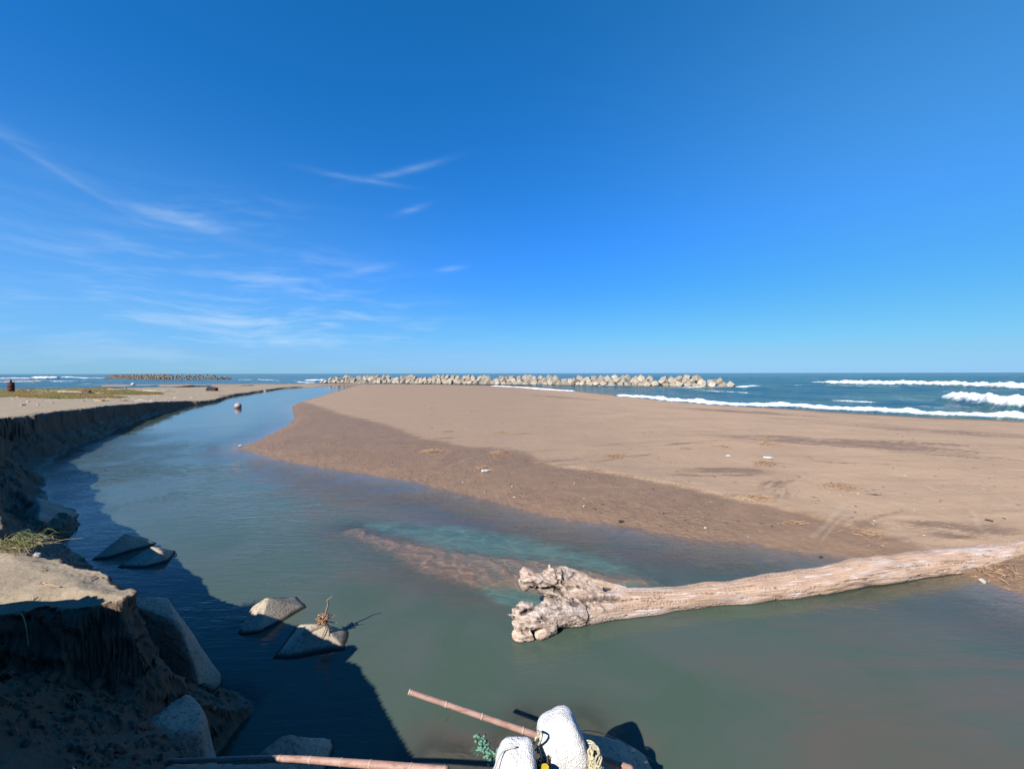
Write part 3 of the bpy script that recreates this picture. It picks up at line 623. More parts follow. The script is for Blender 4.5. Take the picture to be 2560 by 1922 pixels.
pyramid('small concrete pyramid tip touching the right side of the farthest wedge', [(380, 1366, 9.25), (396, 1368, 9.3), (404, 1377, 9.15)],
        [P(303, 1418), P(345, 1420), P(416, 1402), P(437, 1378), (-8.15, 9.75)])
pyramid('half sunlit bare concrete pyramid just left of the one with the twig', [(667, 1493, 6.95), (672, 1494, 6.95), (632, 1516, 6.9), (700, 1505, 7.15)],
        [P(611, 1582), P(648, 1578), P(706, 1548), P(754, 1519), (-4.35, 7.3), (-3.9, 7.6)])
pyramid('concrete pyramid with broken blunt top and a twig with orange tangle stuck on it', [(778, 1561, 6.4), (806, 1559, 6.42), (750, 1581, 6.32), (822, 1572, 6.5)],
        [P(694, 1643), P(740, 1640), P(848, 1623), P(856, 1580), (-3.35, 6.75)])
hull_block("concrete_block", [P3(708, 1834, .42), P3(796, 1846, .20), P3(660, 1872, .42), P3(648, 1884, .38), P3(790, 1892, .15), P3(640, 1905, .25), P3(850, 1850, -.10), P3(852, 1892, -.12),
    (-2.6, 4.6, -.6), (-1.5, 4.75, -.6), (-2.6, 3.7, -.6), (-1.4, 4.0, -.6)], 'blunt grey concrete block low in the dark water just above the lower bamboo pole', bevel=.04)
hull_block("concrete_block", [PY(350, 1512, 5.2), PY(408, 1490, 5.45), PY(424, 1496, 5.4), PY(445, 1552, 5.05), (-4.7, 5.05, 1.35), PY(489, 1668, 5.05), PY(492, 1692, 5.1),
    (-3.75, 5.15, -.4), (-3.7, 5.7, -.4), (-4.9, 5.2, -.4), (-4.9, 5.9, -.4), (-4.9, 5.5, .9)], 'tall concrete block with rounded corner jutting out below the tip of the sand bank', bevel=.06, rough=.01)
hull_block("concrete_block", [PY(452, 1731, 4.34), PY(487, 1735, 4.34), PY(512, 1775, 4.2), PY(507, 1826, 4.02), PY(470, 1824, 3.95), PY(370, 1808, 3.85), PY(374, 1750, 4.2), PY(330, 1800, 4.0),
    PY(462, 1905, 4.0), PY(300, 1905, 3.68), (-3.9, 3.5, .2), (-3.9, 4.3, .5), (-2.95, 4.35, -.5), (-2.75, 3.95, -.5), (-3.7, 3.3, -.5), (-3.9, 4.3, -.5)],
    'large pitted concrete block half buried in dark sand near lower left', bevel=.07, rough=.012)
hull_block("concrete_block", [PY(1632, 1925, 4.0), PY(1598, 1872, 4.25), PY(1520, 1838, 4.2), PY(1460, 1826, 4.15), PY(1400, 1830, 4.0), PY(1380, 1900, 3.6), PY(1618, 1895, 4.2),
    (1.6, 4.3, -.6), (.5, 4.5, -.6), (.4, 3.2, -.6), (1.7, 3.3, -.6), (.55, 3.1, .5), (1.3, 3.1, .45)], 'half submerged concrete block behind the larger white float', bevel=.06)
hull_block("concrete_block", [PY(400, 1912, 3.45), PY(560, 1904, 3.5), PY(735, 1908, 3.45), PY(745, 1960, 3.2), PY(400, 1990, 3.0), (-2.8, 3.55, 0.0), (-1.4, 3.7, 0), (-2.7, 2.5, 0), (-1.3, 2.6, 0)],
    'flat topped concrete block at the bottom edge under the lower bamboo pole', bevel=.04)
# slab tip sticking out of the ledge
hull_block("concrete_block", [P3(100, 1262, .62), P3(150, 1282, .34), P3(188, 1280, .16), P3(192, 1290, .04), P3(140, 1318, .1), P3(95, 1310, .45), (-13.9, 12.5, .45), (-12.6, 12.6, -.3), (-13.3, 11.6, -.3), (-14.2, 11.8, -.3)],
    'flat concrete slab tip poking from the eroded ledge into the shaded water', bevel=.05)

# ---- crumbled sand below the bank edge
def clods():
    rr = random.Random(12); V = []; Fc = []; bm = bmesh.new(); bmesh.ops.create_icosphere(bm, subdivisions=1, radius=1); bm.verts.ensure_lookup_table()
    bv = [v.co.copy() for v in bm.verts]; bf = [[v.index for v in f.verts] for f in bm.faces]; bm.free()
    for k in range(420):
        if k % 3: x = rr.uniform(-4.6, -2.9); y = rr.uniform(3.0, 4.15)
        else: x = rr.uniform(-4.2, -1.2); y = rr.uniform(2.9, 3.9)
        h = h1(x, y)
        if h > 1.8 or h < .05: continue
        s_ = .010 * math.exp(rr.gauss(.3, .55)); o = len(V); q = Vector((x, y, h + s_ * .3)); sc = Vector((rr.uniform(.7, 1.4), rr.uniform(.7, 1.4), rr.uniform(.5, 1)))
        for b in bv: V.append(q + Vector((b.x * sc.x, b.y * sc.y, b.z * sc.z)) * s_ * (1 + .5 * mnoise.noise(b * 1.7 + q * 3)))
        Fc += [[i + o for i in f] for f in bf]
    me = bpy.data.meshes.new("sand_clods"); me.from_pydata([tuple(v) for v in V], [], Fc); m, t, out = new_mat("slope_sand"); principled(t, out, (.17, .105, .065), .9)  # one even brown, close to the dark tone of the slope
    tag(link("sand_clods", me, m), 'small clods of brown sand crumbled down the dark near slope', 'sand clods', kind='stuff')
clods()

# ---- breakwater of cubes
def cube_mesh(seed):
    bm = bmesh.new(); bmesh.ops.create_cube(bm, size=2.0)
    bmesh.ops.bevel(bm, geom=bm.edges[:], offset=.12, segments=1, affect='EDGES')
    rr = random.Random(seed)
    for v in bm.verts: v.co += Vector((rr.uniform(-1, 1), rr.uniform(-1, 1), rr.uniform(-1, 1))) * .03
    me = bpy.data.meshes.new("breakwater_cube"); bm.to_mesh(me); bm.free(); me.materials.append(CONC_FAR); return me
CUBES = [cube_mesh(i) for i in range(5)]
bl = [np.array(P(x_, y_)) for x_, y_ in [(795, 958), (1000, 959.5), (1200, 962), (1400, 964), (1600, 966.5), (1840, 969)]]
def along(pl, s):
    L = [np.linalg.norm(b - a) for a, b in zip(pl[:-1], pl[1:])]; tot = sum(L); q = s * tot
    for a, b, l in zip(pl[:-1], pl[1:], L):
        if q <= l or b is pl[-1]:
            return a + (b - a) * min(q / l, 1), (b - a) / l, tot
        q -= l
sections = ['left end', 'left third', 'middle', 'right third', 'right end']
_, _, tot = along(bl, 0)
ncol = int(tot / 2.15); cr = random.Random(5); ncube = 0; CU = []
for row, (zz, off, nm) in enumerate([(0.30, 0, 'waterline row'), (1.25, 1.2, 'middle row'), (2.1, 2.3, 'crest row')]):
    for i in range(ncol):
        s = (i + .5 + (.5 if row % 2 else 0) + cr.uniform(-.3, .3)) / ncol
        if s > 1: continue
        endf = min(1, min(s, 1 - s) * 22)
        if row == 1 and endf < .35: continue
        hump = mnoise.noise(Vector((s * 14, row * 3.1, 0)))
        if row == 2 and (endf < .8 or (hump < -.12 and cr.random() < .75)): continue
        c_, d_, _ = along(bl, s); n_ = np.array([-d_[1], d_[0]]); n_ = n_ if n_[1] > 0 else -n_
        q = c_ + n_ * (off + .9 + cr.uniform(-.4, .5))
        o = bpy.data.objects.new("breakwater_cube", CUBES[cr.randrange(5)]); COL.objects.link(o)
        sc = cr.uniform(.70, .95) * (1.0 if s > .3 else .98)
        o.scale = (sc, sc, sc); o.location = (q[0], q[1], zz + cr.uniform(-.18, .25) + (hump * .3 if row == 2 else 0))
        if cr.random() < .25: o.rotation_euler = (cr.uniform(-.15, .15), cr.uniform(-.15, .15), cr.uniform(0, 3.14))
        else: o.rotation_euler = (cr.uniform(.3, 1.2), cr.uniform(.2, 1.0), cr.uniform(0, 6.28))
        CU.append((row, nm, s, o, abs(o.rotation_euler.x) < .2)); ncube += 1
def ordinal(n):
    w = ['', 'first', 'second', 'third', 'fourth', 'fifth', 'sixth', 'seventh', 'eighth', 'ninth', 'tenth', 'eleventh', 'twelfth']
    return w[n] if n < len(w) else f"{n}{'th' if n % 100 in (11, 12, 13) else {1: 'st', 2: 'nd', 3: 'rd'}.get(n % 10, 'th')}"
def label_rows(items, what, cat, group, where):
    for row in set(q[0] for q in items):
        L = sorted([q for q in items if q[0] == row], key=lambda q: q[2]); n = len(L)
        for i, q in enumerate(L):
            side, k = ('left', i + 1) if i < n / 2 else ('right', n - i)
            pose = (' lying flat' if q[4] else ' on its corner') if q[4] is not None else ''
            tag(q[3], f'{what}{pose}, {ordinal(k)} from {side} in {q[1]} {where}', cat, group)
label_rows(CU, 'pale concrete cube', 'concrete cube', 'concrete cubes piled in the offshore breakwater', 'of breakwater')
# ---- tetrapods
TE = []
def tetrapod_mesh():
    bm = bmesh.new()
    dirs = [Vector((0, 0, 1))] + [Vector((math.cos(a) * .943, math.sin(a) * .943, -.333)) for a in (0, 2.094, 4.189)]
    for d in dirs:
        r = bmesh.ops.create_cone(bm, cap_ends=True, segments=8, radius1=.52, radius2=.33, depth=1.35)
        M = d.to_track_quat('Z', 'Y').to_matrix().to_4x4(); M.translation = d * .68
        bmesh.ops.transform(bm, matrix=M, verts=r['verts'])
    me = bpy.data.meshes.new("tetrapod"); bm.to_mesh(me); bm.free(); me.materials.append(CONC_TET); return me
TET = tetrapod_mesh()
tl = [np.array(P(x_, y_)) for x_, y_ in [(262, 946.5), (420, 949), (582, 948.2)]]
_, _, tot = along(tl, 0); ncol = 46
for row, (zz, off, nm) in enumerate([(0.2, 0, 'waterline row'), (1.35, 1.4, 'middle row'), (2.3, 2.6, 'crest row')]):
    for i in range(ncol):
        s = (i + .5 * (row % 2) + .3 + cr.uniform(-.15, .15)) / ncol
        endf = min(s, (1 - s)) * 14
        if s > .99 or (row == 1 and endf < .35) or (row == 2 and endf < 1.0): continue
        c_, d_, _ = along(tl, s); n_ = np.array([-d_[1], d_[0]]); n_ = n_ if n_[1] > 0 else -n_
        q = c_ + n_ * (off + .5)
        o = bpy.data.objects.new("tetrapod", TET); COL.objects.link(o); o.scale = (1.12,) * 3
        o.location = (q[0], q[1], zz + cr.uniform(-.1, .15)); o.rotation_euler = (cr.uniform(-.5, .5), cr.uniform(-.5, .5), cr.uniform(0, 6.28))
        TE.append((row, nm, s, o, None))
label_rows(TE, 'grey brown tetrapod', 'tetrapod', 'tetrapods stacked in the distant breakwater', 'of distant left breakwater')

# ------------------------------------------------------------------ driftwood log
def tube_np(pts, rads, seg=20, lump=0.0, seed=0):
    """swept closed tube, returns verts, faces (tri/quads as quads)"""
    pts = [Vector(p) for p in pts]; n = len(pts); V = []; Fc = []
    up = Vector((0, 0, 1)); prev = None
    for i, p in enumerate(pts):
        d = (pts[min(i + 1, n - 1)] - pts[max(i - 1, 0)]).normalized()
        if prev is None:
            a = d.cross(up) if abs(d.dot(up)) < .95 else d.cross(Vector((1, 0, 0)))
        else: a = prev - d * prev.dot(d)
        a.normalize(); b = d.cross(a); prev = a
        for k in range(seg):
            th = 2 * math.pi * k / seg; o = a * math.cos(th) + b * math.sin(th)
            r = rads[i] * (1 + lump * mnoise.noise(Vector((p.x * 2.2 + seed, math.cos(th) * 1.1 + p.y * 1.5, math.sin(th) * 1.1 + p.z))))
            V.append(p + o * r)
    for i in range(n - 1):
        for k in range(seg):
            k2 = (k + 1) % seg; Fc.append((i * seg + k, i * seg + k2, (i + 1) * seg + k2, (i + 1) * seg + k))
    V.append(pts[0]); V.append(pts[-1]); c0, c1 = len(V) - 2, len(V) - 1
    for k in range(seg):
        k2 = (k + 1) % seg; Fc.append((c0, k2, k)); Fc.append((c1, (n - 1) * seg + k, (n - 1) * seg + k2))
    return V, Fc
def resample(pts, rads, step):
    """Catmull-Rom through the points"""
    P_ = [Vector(p) for p in pts]; out = []; ro = []
    for i in range(len(P_) - 1):
        p0 = P_[max(i - 1, 0)]; p1 = P_[i]; p2 = P_[i + 1]; p3 = P_[min(i + 2, len(P_) - 1)]
        k = max(1, int((p2 - p1).length / step))
        for j in range(k):
            t = j / k
            out.append(.5 * ((2 * p1) + (-p0 + p2) * t + (2 * p0 - 5 * p1 + 4 * p2 - p3) * t * t + (-p0 + 3 * p1 - 3 * p2 + p3) * t ** 3))
            ro.append(rads[i] + (rads[i + 1] - rads[i]) * t)
    out.append(P_[-1]); ro.append(rads[-1]); return out, ro
AX = [(0.55, 6.80, .10), (1.1, 6.98, .12), (1.7, 7.10, .12), (2.3, 7.22, .11), (3.2, 7.42, .10), (4.4, 7.64, .11), (5.6, 7.90, .12), (7.0, 8.28, .14), (8.6, 8.70, .09), (10.2, 9.10, .05), (12.0, 9.5, .06), (13.2, 9.8, .08)]
AR = [.24, .26, .235, .215, .21, .225, .245, .272, .285, .275, .25, .20]
def log_part():
    V = []; Fc = []
    def add(vf):
        v, f = vf; o = len(V); V.extend(v); Fc.extend([tuple(i + o for i in q) for q in f])
    a, r = resample([(0.35, 6.80, .16), (0.75, 6.88, .13)] + AX[1:], [.08, .20] + AR[1:], .06); add(tube_np(a, r, 28, .16))
    def limb(pts, rads, lump=.5, seed=1, seg=16):
        p_, r_ = resample(pts, rads, .03); add(tube_np(p_, r_, seg, lump, seed))
    # far (upper) root fork
    limb([(1.5, 7.2, .22), (1.0, 7.18, .34), (0.62, 7.14, .47), (0.33, 7.08, .56), (0.14, 7.02, .52)], [.14, .18, .165, .14, .08], 0.33, 2)
    limb([(0.45, 7.1, .50), (0.25, 7.12, .64), (0.16, 7.12, .74)], [.12, .10, .04], 0.39, 3)
    # ridge over the hollow
    limb([(0.55, 7.2, .58), (0.85, 7.24, .60), (1.2, 7.28, .50), (1.55, 7.30, .40), (1.95, 7.28, .31)], [.10, .115, .095, .075, .04], 0.28, 5)
    limb([(0.70, 7.15, .58), (0.66, 7.16, .74), (0.62, 7.17, .82)], [.09, .06, .015], 0.33, 6)
    limb([(0.78, 7.12, .55), (0.80, 7.14, .68), (0.80, 7.15, .74)], [.08, .05, .012], 0.33, 7)
    # near (lower) root fork
    limb([(1.1, 6.9, .16), (0.7, 6.72, .20), (0.38, 6.60, .22), (0.16, 6.52, .20), (0.03, 6.48, .14)], [.20, .20, .175, .15, .09], 0.33, 8)
    limb([(0.30, 6.6, .30), (0.12, 6.58, .36), (0.05, 6.60, .34)], [.13, .11, .05], 0.44, 9)
    limb([(0.25, 6.5, .05), (0.08, 6.42, .02), (0.04, 6.40, -.02)], [.13, .11, .06], 0.44, 10)
    limb([(0.6, 6.6, .08), (0.45, 6.46, .02), (0.40, 6.42, -.03)], [.14, .10, .06], 0.39, 11)
    limb([(0.62, 6.75, .32), (0.52, 6.70, .40), (0.48, 6.68, .42)], [.12, .09, .04], 0.39, 12)
    limb([(0.9, 6.85, .27), (0.82, 6.8, .36), (0.80, 6.78, .38)], [.10, .07, .03], 0.33, 13)
    sr = random.Random(21)
    for k in range(22):      # torn root stubs and splinters
        up_ = k % 2; c = Vector((sr.uniform(.15, .75), 7.12 + sr.uniform(-.08, .08), .52 + sr.uniform(-.05, .1))) if up_ else Vector((sr.uniform(.05, .6), 6.56 + sr.uniform(-.1, .1), .2 + sr.uniform(-.1, .12)))
        d = Vector((-1, sr.uniform(-.9, .9), sr.uniform(-.3, 1.1))).normalized(); L = sr.uniform(.12, .26)
        limb([c, c + d * L * .6, c + d * L + Vector((0, 0, sr.uniform(-.03, .05)))], [.055, .035, .010], .5, 30 + k, 8)
    me = bpy.data.meshes.new("log_src"); me.from_pydata([tuple(v) for v in V], [], Fc); me.update()
    o = bpy.data.objects.new("log_src", me); COL.objects.link(o)
    md = o.modifiers.new("r", 'REMESH'); md.mode = 'VOXEL'; md.voxel_size = .015; md.use_smooth_shade = True
    dg = bpy.context.evaluated_depsgraph_get(); me2 = bpy.data.meshes.new_from_object(o.evaluated_get(dg)); me2.name = "driftwood_log"
    bpy.data.objects.remove(o)
    n = len(me2.vertices); co = np.empty(n * 3, np.float32); me2.vertices.foreach_get('co', co); co = co.reshape(-1, 3).astype(float)
    nv = np.empty(n * 3, np.float32); me2.vertex_normals.foreach_get('vector', nv); nv = nv.reshape(-1, 3)
    ax = np.array(a); best = np.full(n, 1e9); sidx = np.zeros(n); Ltot = 0; off = np.zeros((n, 3))
    for i in range(0, len(ax) - 1):
        d = ax[i + 1] - ax[i]; L = np.linalg.norm(d); t = np.clip(((co - ax[i]) @ d) / L ** 2, -3 if i == 0 else 0, 1)
        q = co - ax[i] - t[:, None] * d; dd = (q * q).sum(1); mk = dd < best
        best[mk] = dd[mk]; sidx[mk] = (Ltot + t * L)[mk]; off[mk] = q[mk]; Ltot += L
    th = np.arctan2(off[:, 2], -off[:, 1]); rr = np.sqrt(best)
    rootw = ss(2.0, .9, co[:, 0])
    # spiral grain, long cracks
    thg = th + sidx * .10
    gr = fbm(sidx * 1.1, thg * 9.0, 4, .6); cr1 = np.abs(fbm(sidx * .45 + 31, thg * 4.0, 3)); crack = ss(.05, .0, cr1) * ss(-.1, .3, fbm(sidx * .8, thg * 2 + 9, 2) + .25)
    disp = .016 * gr - 0.034 * crack * (1 - .5 * rootw) + .02 * fbm(sidx * 1.2 + 5, thg * 1.6, 3)
    kf = fbm(co[:, 0] * 4 + co[:, 2] * 6, co[:, 1] * 15 - co[:, 2] * 14, 4, .6)
    knob = .38 * fbm(co[:, 0] * 6 + co[:, 2] * 5, co[:, 1] * 7 - co[:, 2] * 7, 4, .6) + .9 * (.35 - np.abs(kf) * 1.4)
    knob2 = fbm(co[:, 0] * 22 + co[:, 2] * 13, co[:, 1] * 20 - co[:, 2] * 17, 3, .6)
    pit = ss(.05, .4, fbm(co[:, 0] * 5 + 3 + co[:, 2] * 4, co[:, 1] * 6 + co[:, 2] * 5, 3))
    disp = disp + rootw * (.028 * knob + .012 * knob2 - .045 * pit)
    disp = disp - .05 * ss(.04, 0, np.abs(thg - 1.2 - .15 * np.sin(sidx))) * ss(6.3, 6.6, sidx) * ss(9.6, 8.5, sidx)
    def segd(A, B, sc):
        A = np.array(A); B = np.array(B); AB = B - A; t = np.clip(((co - A) @ AB) / (AB @ AB), 0, 1); q = co - A - t[:, None] * AB
        return np.sqrt((q * q).sum(1)) / sc
    def sf(px, py):
        r_ = np.array(ray(px, py)); r_ /= np.linalg.norm(r_); q = co - np.array([0, 0, CAM_H]); tt = q @ r_; dd_ = np.linalg.norm(q - tt[:, None] * r_, axis=1)
        return co[np.argmin(tt + dd_ * 40)]
    hol = np.maximum(ss(1.3, .4, segd(sf(1392, 1478), sf(1455, 1494), .05) + .8 * knob2), ss(1.3, .4, segd(sf(1455, 1496), sf(1545, 1493), .055) + .9 * knob2 + .5 * knob))
    hol = np.maximum(hol, ss(1.2, .4, segd(sf(1305, 1532), sf(1338, 1519), .035) + .5 * knob2))
    hol = np.maximum(hol, .9 * ss(1.3, .4, segd(sf(1325, 1480), sf(1378, 1475), .06) + .9 * knob + .5 * knob2))
    disp = disp - .075 * hol
    co2 = co + nv * disp[:, None]
    me2.vertices.foreach_set('co', co2.astype(np.float32).ravel()); me2.update()
    for p in me2.polygons: p.use_smooth = True
    vattr(me2, 'grain', np.stack([sidx, thg, rr], 1))
    fattr(me2, 'crackv', np.clip(crack, 0, 1)); fattr(me2, 'root', rootw); fattr(me2, 'pit', np.maximum(hol, ss(-.005, -.05, rootw * (.045 * knob - .05 * pit))))
    return me2
def wood_material():
    m, t, out = new_mat("weathered_wood")
    g = t.attr('grain', 'Vector'); p = t.pos(); root = t.attr('root')
    f1 = t.noise(t.mapping(g, (1.3, 16, 2)), 1.0, 6, .65, .2); f2 = t.noise(t.mapping(g, (3, 60, 2)), 1.0, 4, .6); b1 = t.noise(t.mapping(g, (.6, 1.1, 1)), 1.5, 4, .6)
    k = t.noise(t.mapping(p, (5, 16, 14), (0, R(-12), R(18))), 1.0, 6, .7, .5)
    c = t.mix(t.ramp(f1, .3, .7), (0.40, 0.268, 0.185), (0.61, 0.432, 0.318))
    c = t.mix(t.math('MULTIPLY', t.ramp(b1, .48, .68), .65), c, (0.62, 0.53, 0.50))
    c = t.mix(t.math('MULTIPLY', t.ramp(t.noise(t.mapping(g, (2.2, 9, 2), (0, 0, 0), (4, 2, 0)), 1.0, 5, .6), .57, .68), .7), c, (0.84, 0.79, 0.84))
    c = t.mix(t.math('MULTIPLY', t.ramp(f2, .54, .68), .45), c, (0.12, 0.085, 0.06))
    c = t.mix(t.math('MULTIPLY', t.attr('crackv'), .8), c, (0.06, 0.04, 0.028))
    rc = t.mix(t.ramp(k, .35, .68), (0.22, 0.155, 0.115), (0.74, 0.65, 0.57))
    c = t.mix(t.math('MULTIPLY', root, .62), c, rc)
    c = t.mix(t.math('MULTIPLY', t.attr('pit'), .8), c, (0.06, 0.042, 0.032))
    sp = t.new('ShaderNodeSeparateXYZ'); t.l.new(p, sp.inputs[0])
    c = t.mix(t.ramp(t.math('ADD', sp.outputs[2], t.math('MULTIPLY', k, .02)), .015, .04, 1, 0), c, (0.055, 0.04, 0.026))
    h = t.math('ADD', t.math('MULTIPLY', f1, .018), t.math('ADD', t.math('MULTIPLY', f2, .006), t.math('MULTIPLY', t.math('MULTIPLY', k, root), .022)))
    principled(t, out, c, .85, t.bump(h, 1, 1), .2); return m
WOOD = wood_material()
lg = link("driftwood_log", log_part(), WOOD)
tag(lg, 'huge bleached driftwood log with gnarled forked root end lying across the stream', 'log')

# ------------------------------------------------------------------ simple materials
def plain(name, c, rough=.7, var=.25, scale=20, bump=.003, spec=.3):
    m, t, out = new_mat(name); p = t.pos(); n = t.noise(p, scale, 5, .6)
    d = tuple(q * (1 - var) for q in c)
    principled(t, out, t.mix(t.ramp(n, .3, .7), d, c), rough, t.bump(t.math('MULTIPLY', n, bump), 1, 1), spec); return m
def part(name, V, Fc, mat, parent=None, loc=None, smooth=True):
    me = bpy.data.meshes.new(name); me.from_pydata([tuple(v) for v in V], [], Fc); me.update()
    for p in me.polygons: p.use_smooth = smooth
    return link(name, me, mat, parent, loc)

# ------------------------------------------------------------------ bamboo poles
def bamboo_mat(name, c1, c2):
    m, t, out = new_mat(name); p = t.pos(); n = t.noise(p, 6, 4, .6); n2 = t.noise(t.mapping(p, (9, 60, 60)), 1, 4, .6)
    c = t.mix(t.ramp(n, .35, .65), c1, c2); c = t.mix(t.math('MULTIPLY', t.ramp(n2, .5, .7), .5), c, (.10, .05, .035))
    principled(t, out, c, .6, t.bump(t.math('MULTIPLY', n2, .002), 1, 1), .35); return m
BAM = bamboo_mat("faded_bamboo", (.36, .205, .155), (.43, .275, .225)); NODE_M = plain("bamboo_node", (.50, .38, .29), .7)
def bamboo(name, label, pts, rads, nodes):
    base = Vector(pts[0]); o = empty(name, base); tag(o, label, 'bamboo pole')
    pp, rr = resample(pts, rads, .04); V, Fc = tube_np([p - base for p in pp], rr, 14, .05); part('culm', V, Fc, BAM, o)
    L = len(pp) - 1
    me = None
    for k in nodes:
        i = min(L - 1, int(k * L)); p = pp[i]; d = (pp[i + 1] - pp[i]).normalized(); r = rr[i]
        V, Fc = tube_np([p - base - d * .009, p - base - d * .004, p - base + d * .003, p - base + d * .009], [r * .98, r * 1.13, r * 1.13, r * .98], 14)
        part('node', V, Fc, NODE_M, o)
    return o, pp
b1, b1p = bamboo("bamboo_pole", 'reddish bamboo pole slanting out over the green water behind the floats',
    [PY(1024, 1729, 3.72), PY(1350, 1840, 3.66), PY(1580, 1922, 3.60)], [.022, .026, .030], [.012, .215, .36, .53, .69, .90])
V, Fc = tube_np([PY(1135, 1770, 3.68) - b1.location, PY(1124, 1786, 3.69) - b1.location, PY(1115, 1803, 3.7) - b1.location], [.004, .003, .002], 6); part('side_twig', V, Fc, plain('dark_twig', (.09, .06, .04)), b1)
b2, _ = bamboo("bamboo_pole", 'thin bamboo pole lying along the bottom edge, its left half in shade',
    [PY(278, 1904, 3.55), PY(500, 1899, 3.42), PY(700, 1895, 3.25), PY(900, 1908, 3.05), PY(1120, 1926, 2.9)], [.012, .016, .021, .026, .029], [.01, .13, .25, .35, .44, .535, .63, .72, .81, .90, .99])

# ------------------------------------------------------------------ floats with rope
def foam_mat():
    m, t, out = new_mat("polystyrene"); p = t.pos(); n = t.noise(p, 55, 3, .6); n2 = t.noise(p, 9, 4, .6)
    v = t.new('ShaderNodeTexVoronoi'); t.put(v.inputs['Vector'], p); v.inputs['Scale'].default_value = 90
    c = t.mix(t.ramp(n2, .35, .75), (.80, .79, .76), (.66, .65, .62))
    c = t.mix(t.ramp(t.noise(p, 14, 2, .4), .735, .76), c, (.28, .20, .18))
    h = t.math('ADD', t.math('MULTIPLY', n, .010), t.math('MULTIPLY', v.outputs['Distance'], .006))
    principled(t, out, c, .75, t.bump(h, 1, 1), .3); return m
FOAM = foam_mat(); ROPE = plain("pale_rope", (.62, .56, .38), .8, .35, 90, .004); ROPE_W = plain("white_rope", (.62, .62, .60), .8, .3, 90, .004); YEL = plain("yellow_plastic", (.75, .55, .03), .4)
LINE_M = plain("fishing_line", (.42, .42, .30), .5)
def float_body(c, rx, ry, rz, seed, taper=.0, tilt=(0, 0, 0)):
    bm = bmesh.new(); bmesh.ops.create_icosphere(bm, subdivisions=5, radius=1)
    M = Matrix.Rotation(tilt[0], 3, 'X') @ Matrix.Rotation(tilt[1], 3, 'Y')
    for v in bm.verts:
        q = v.co.normalized(); e = 4.0
        s = (abs(q.x) ** e + abs(q.y) ** e + abs(q.z) ** e) ** (-1 / e); w = q * s
        k = 1 - taper * max(0, w.z) ; w = Vector((w.x * rx * k, w.y * ry * k, w.z * rz))
        n = mnoise.noise(w * 5 + Vector((seed, 0, 0))) * .020 + mnoise.noise(w * 38) * .0035 + mnoise.noise(w * 90) * .0018
        g = math.exp(-((w.z - .08 * rz - .1 * w.x) / .008) ** 2) * .006
        v.co = M @ (w * (1 + n / max(w.length, .05)) - q * g)
    me = bpy.data.meshes.new("float"); bm.to_mesh(me); bm.free()
    for p in me.polygons: p.use_smooth = True
    return me
c1 = PY(1403, 1853, 3.42); c2 = PY(1290, 1915, 3.15)
fl1 = empty("fishing_float", c1); tag(fl1, 'larger white polystyrene float, upright beside the slanting bamboo pole', 'float', 'white fishing floats')
link("float_body", float_body(c1, .178, .170, .212, 3, .14, (R(-10), R(-15))), FOAM, fl1)
fl2 = empty("fishing_float", c2); tag(fl2, 'smaller white polystyrene float cut off by the bottom edge of the photo', 'float', 'white fishing floats')
link("float_body", float_body(c2, .145, .16, .16, 8, .1, (R(10), R(5))), FOAM, fl2)
def loop_rope(name, pts, r, mat, parent, base, step=.02):
    pp, rr = resample(pts, [r] * len(pts), step); V, Fc = tube_np([Vector(p) - base for p in pp], rr, 7); return part(name, V, Fc, mat, parent)
def ring(c, rad, nrm, n=14, wob=.12, seed=0, start=0, sweep=6.4):
    rr = random.Random(seed); q = Vector(nrm).to_track_quat('Z', 'Y'); out = []
    for i in range(n + 1):
        a = start + sweep * i / n; out.append(Vector(c) + q @ Vector((math.cos(a) * rad * (1 + rr.uniform(-wob, wob)), math.sin(a) * rad * (1 + rr.uniform(-wob, wob)), rr.uniform(-.012, .012))))
    return out
# rope on the larger float
loop_rope('rope', [PY(1346, 1826, 3.3), PY(1354, 1834, 3.22), PY(1352, 1850, 3.22), PY(1344, 1866, 3.28), PY(1345, 1880, 3.32)], .0085, ROPE, fl1, c1)
loop_rope('rope', [PY(1352, 1828, 3.3), PY(1340, 1845, 3.25), PY(1332, 1865, 3.3), PY(1324, 1880, 3.35)], .006, ROPE, fl1, c1)
loop_rope('rope', [PY(1340, 1840, 3.3), PY(1330, 1862, 3.3), PY(1322, 1878, 3.3)], .004, ROPE_W, fl1, c1)
for k in range(5):
    loop_rope('rope', [PY(1455, 1850 + 6 * k, 3.42), PY(1478 + 2 * k, 1852 + 6 * k, 3.36), PY(1492 + 3 * k, 1866 + 5 * k, 3.32), PY(1496, 1886 + 3 * k, 3.3), PY(1480 - 3 * k, 1900, 3.3)], .0065, ROPE_W if k % 2 else ROPE, fl1, c1)
loop_rope('rope', [PY(1200 + 0, 1952, 2.95), PY(1232, 1925, 3.0), PY(1246, 1893, 3.05), PY(1262, 1874, 3.1), PY(1290, 1866, 3.12)], .006, ROPE_W, fl2, c2)
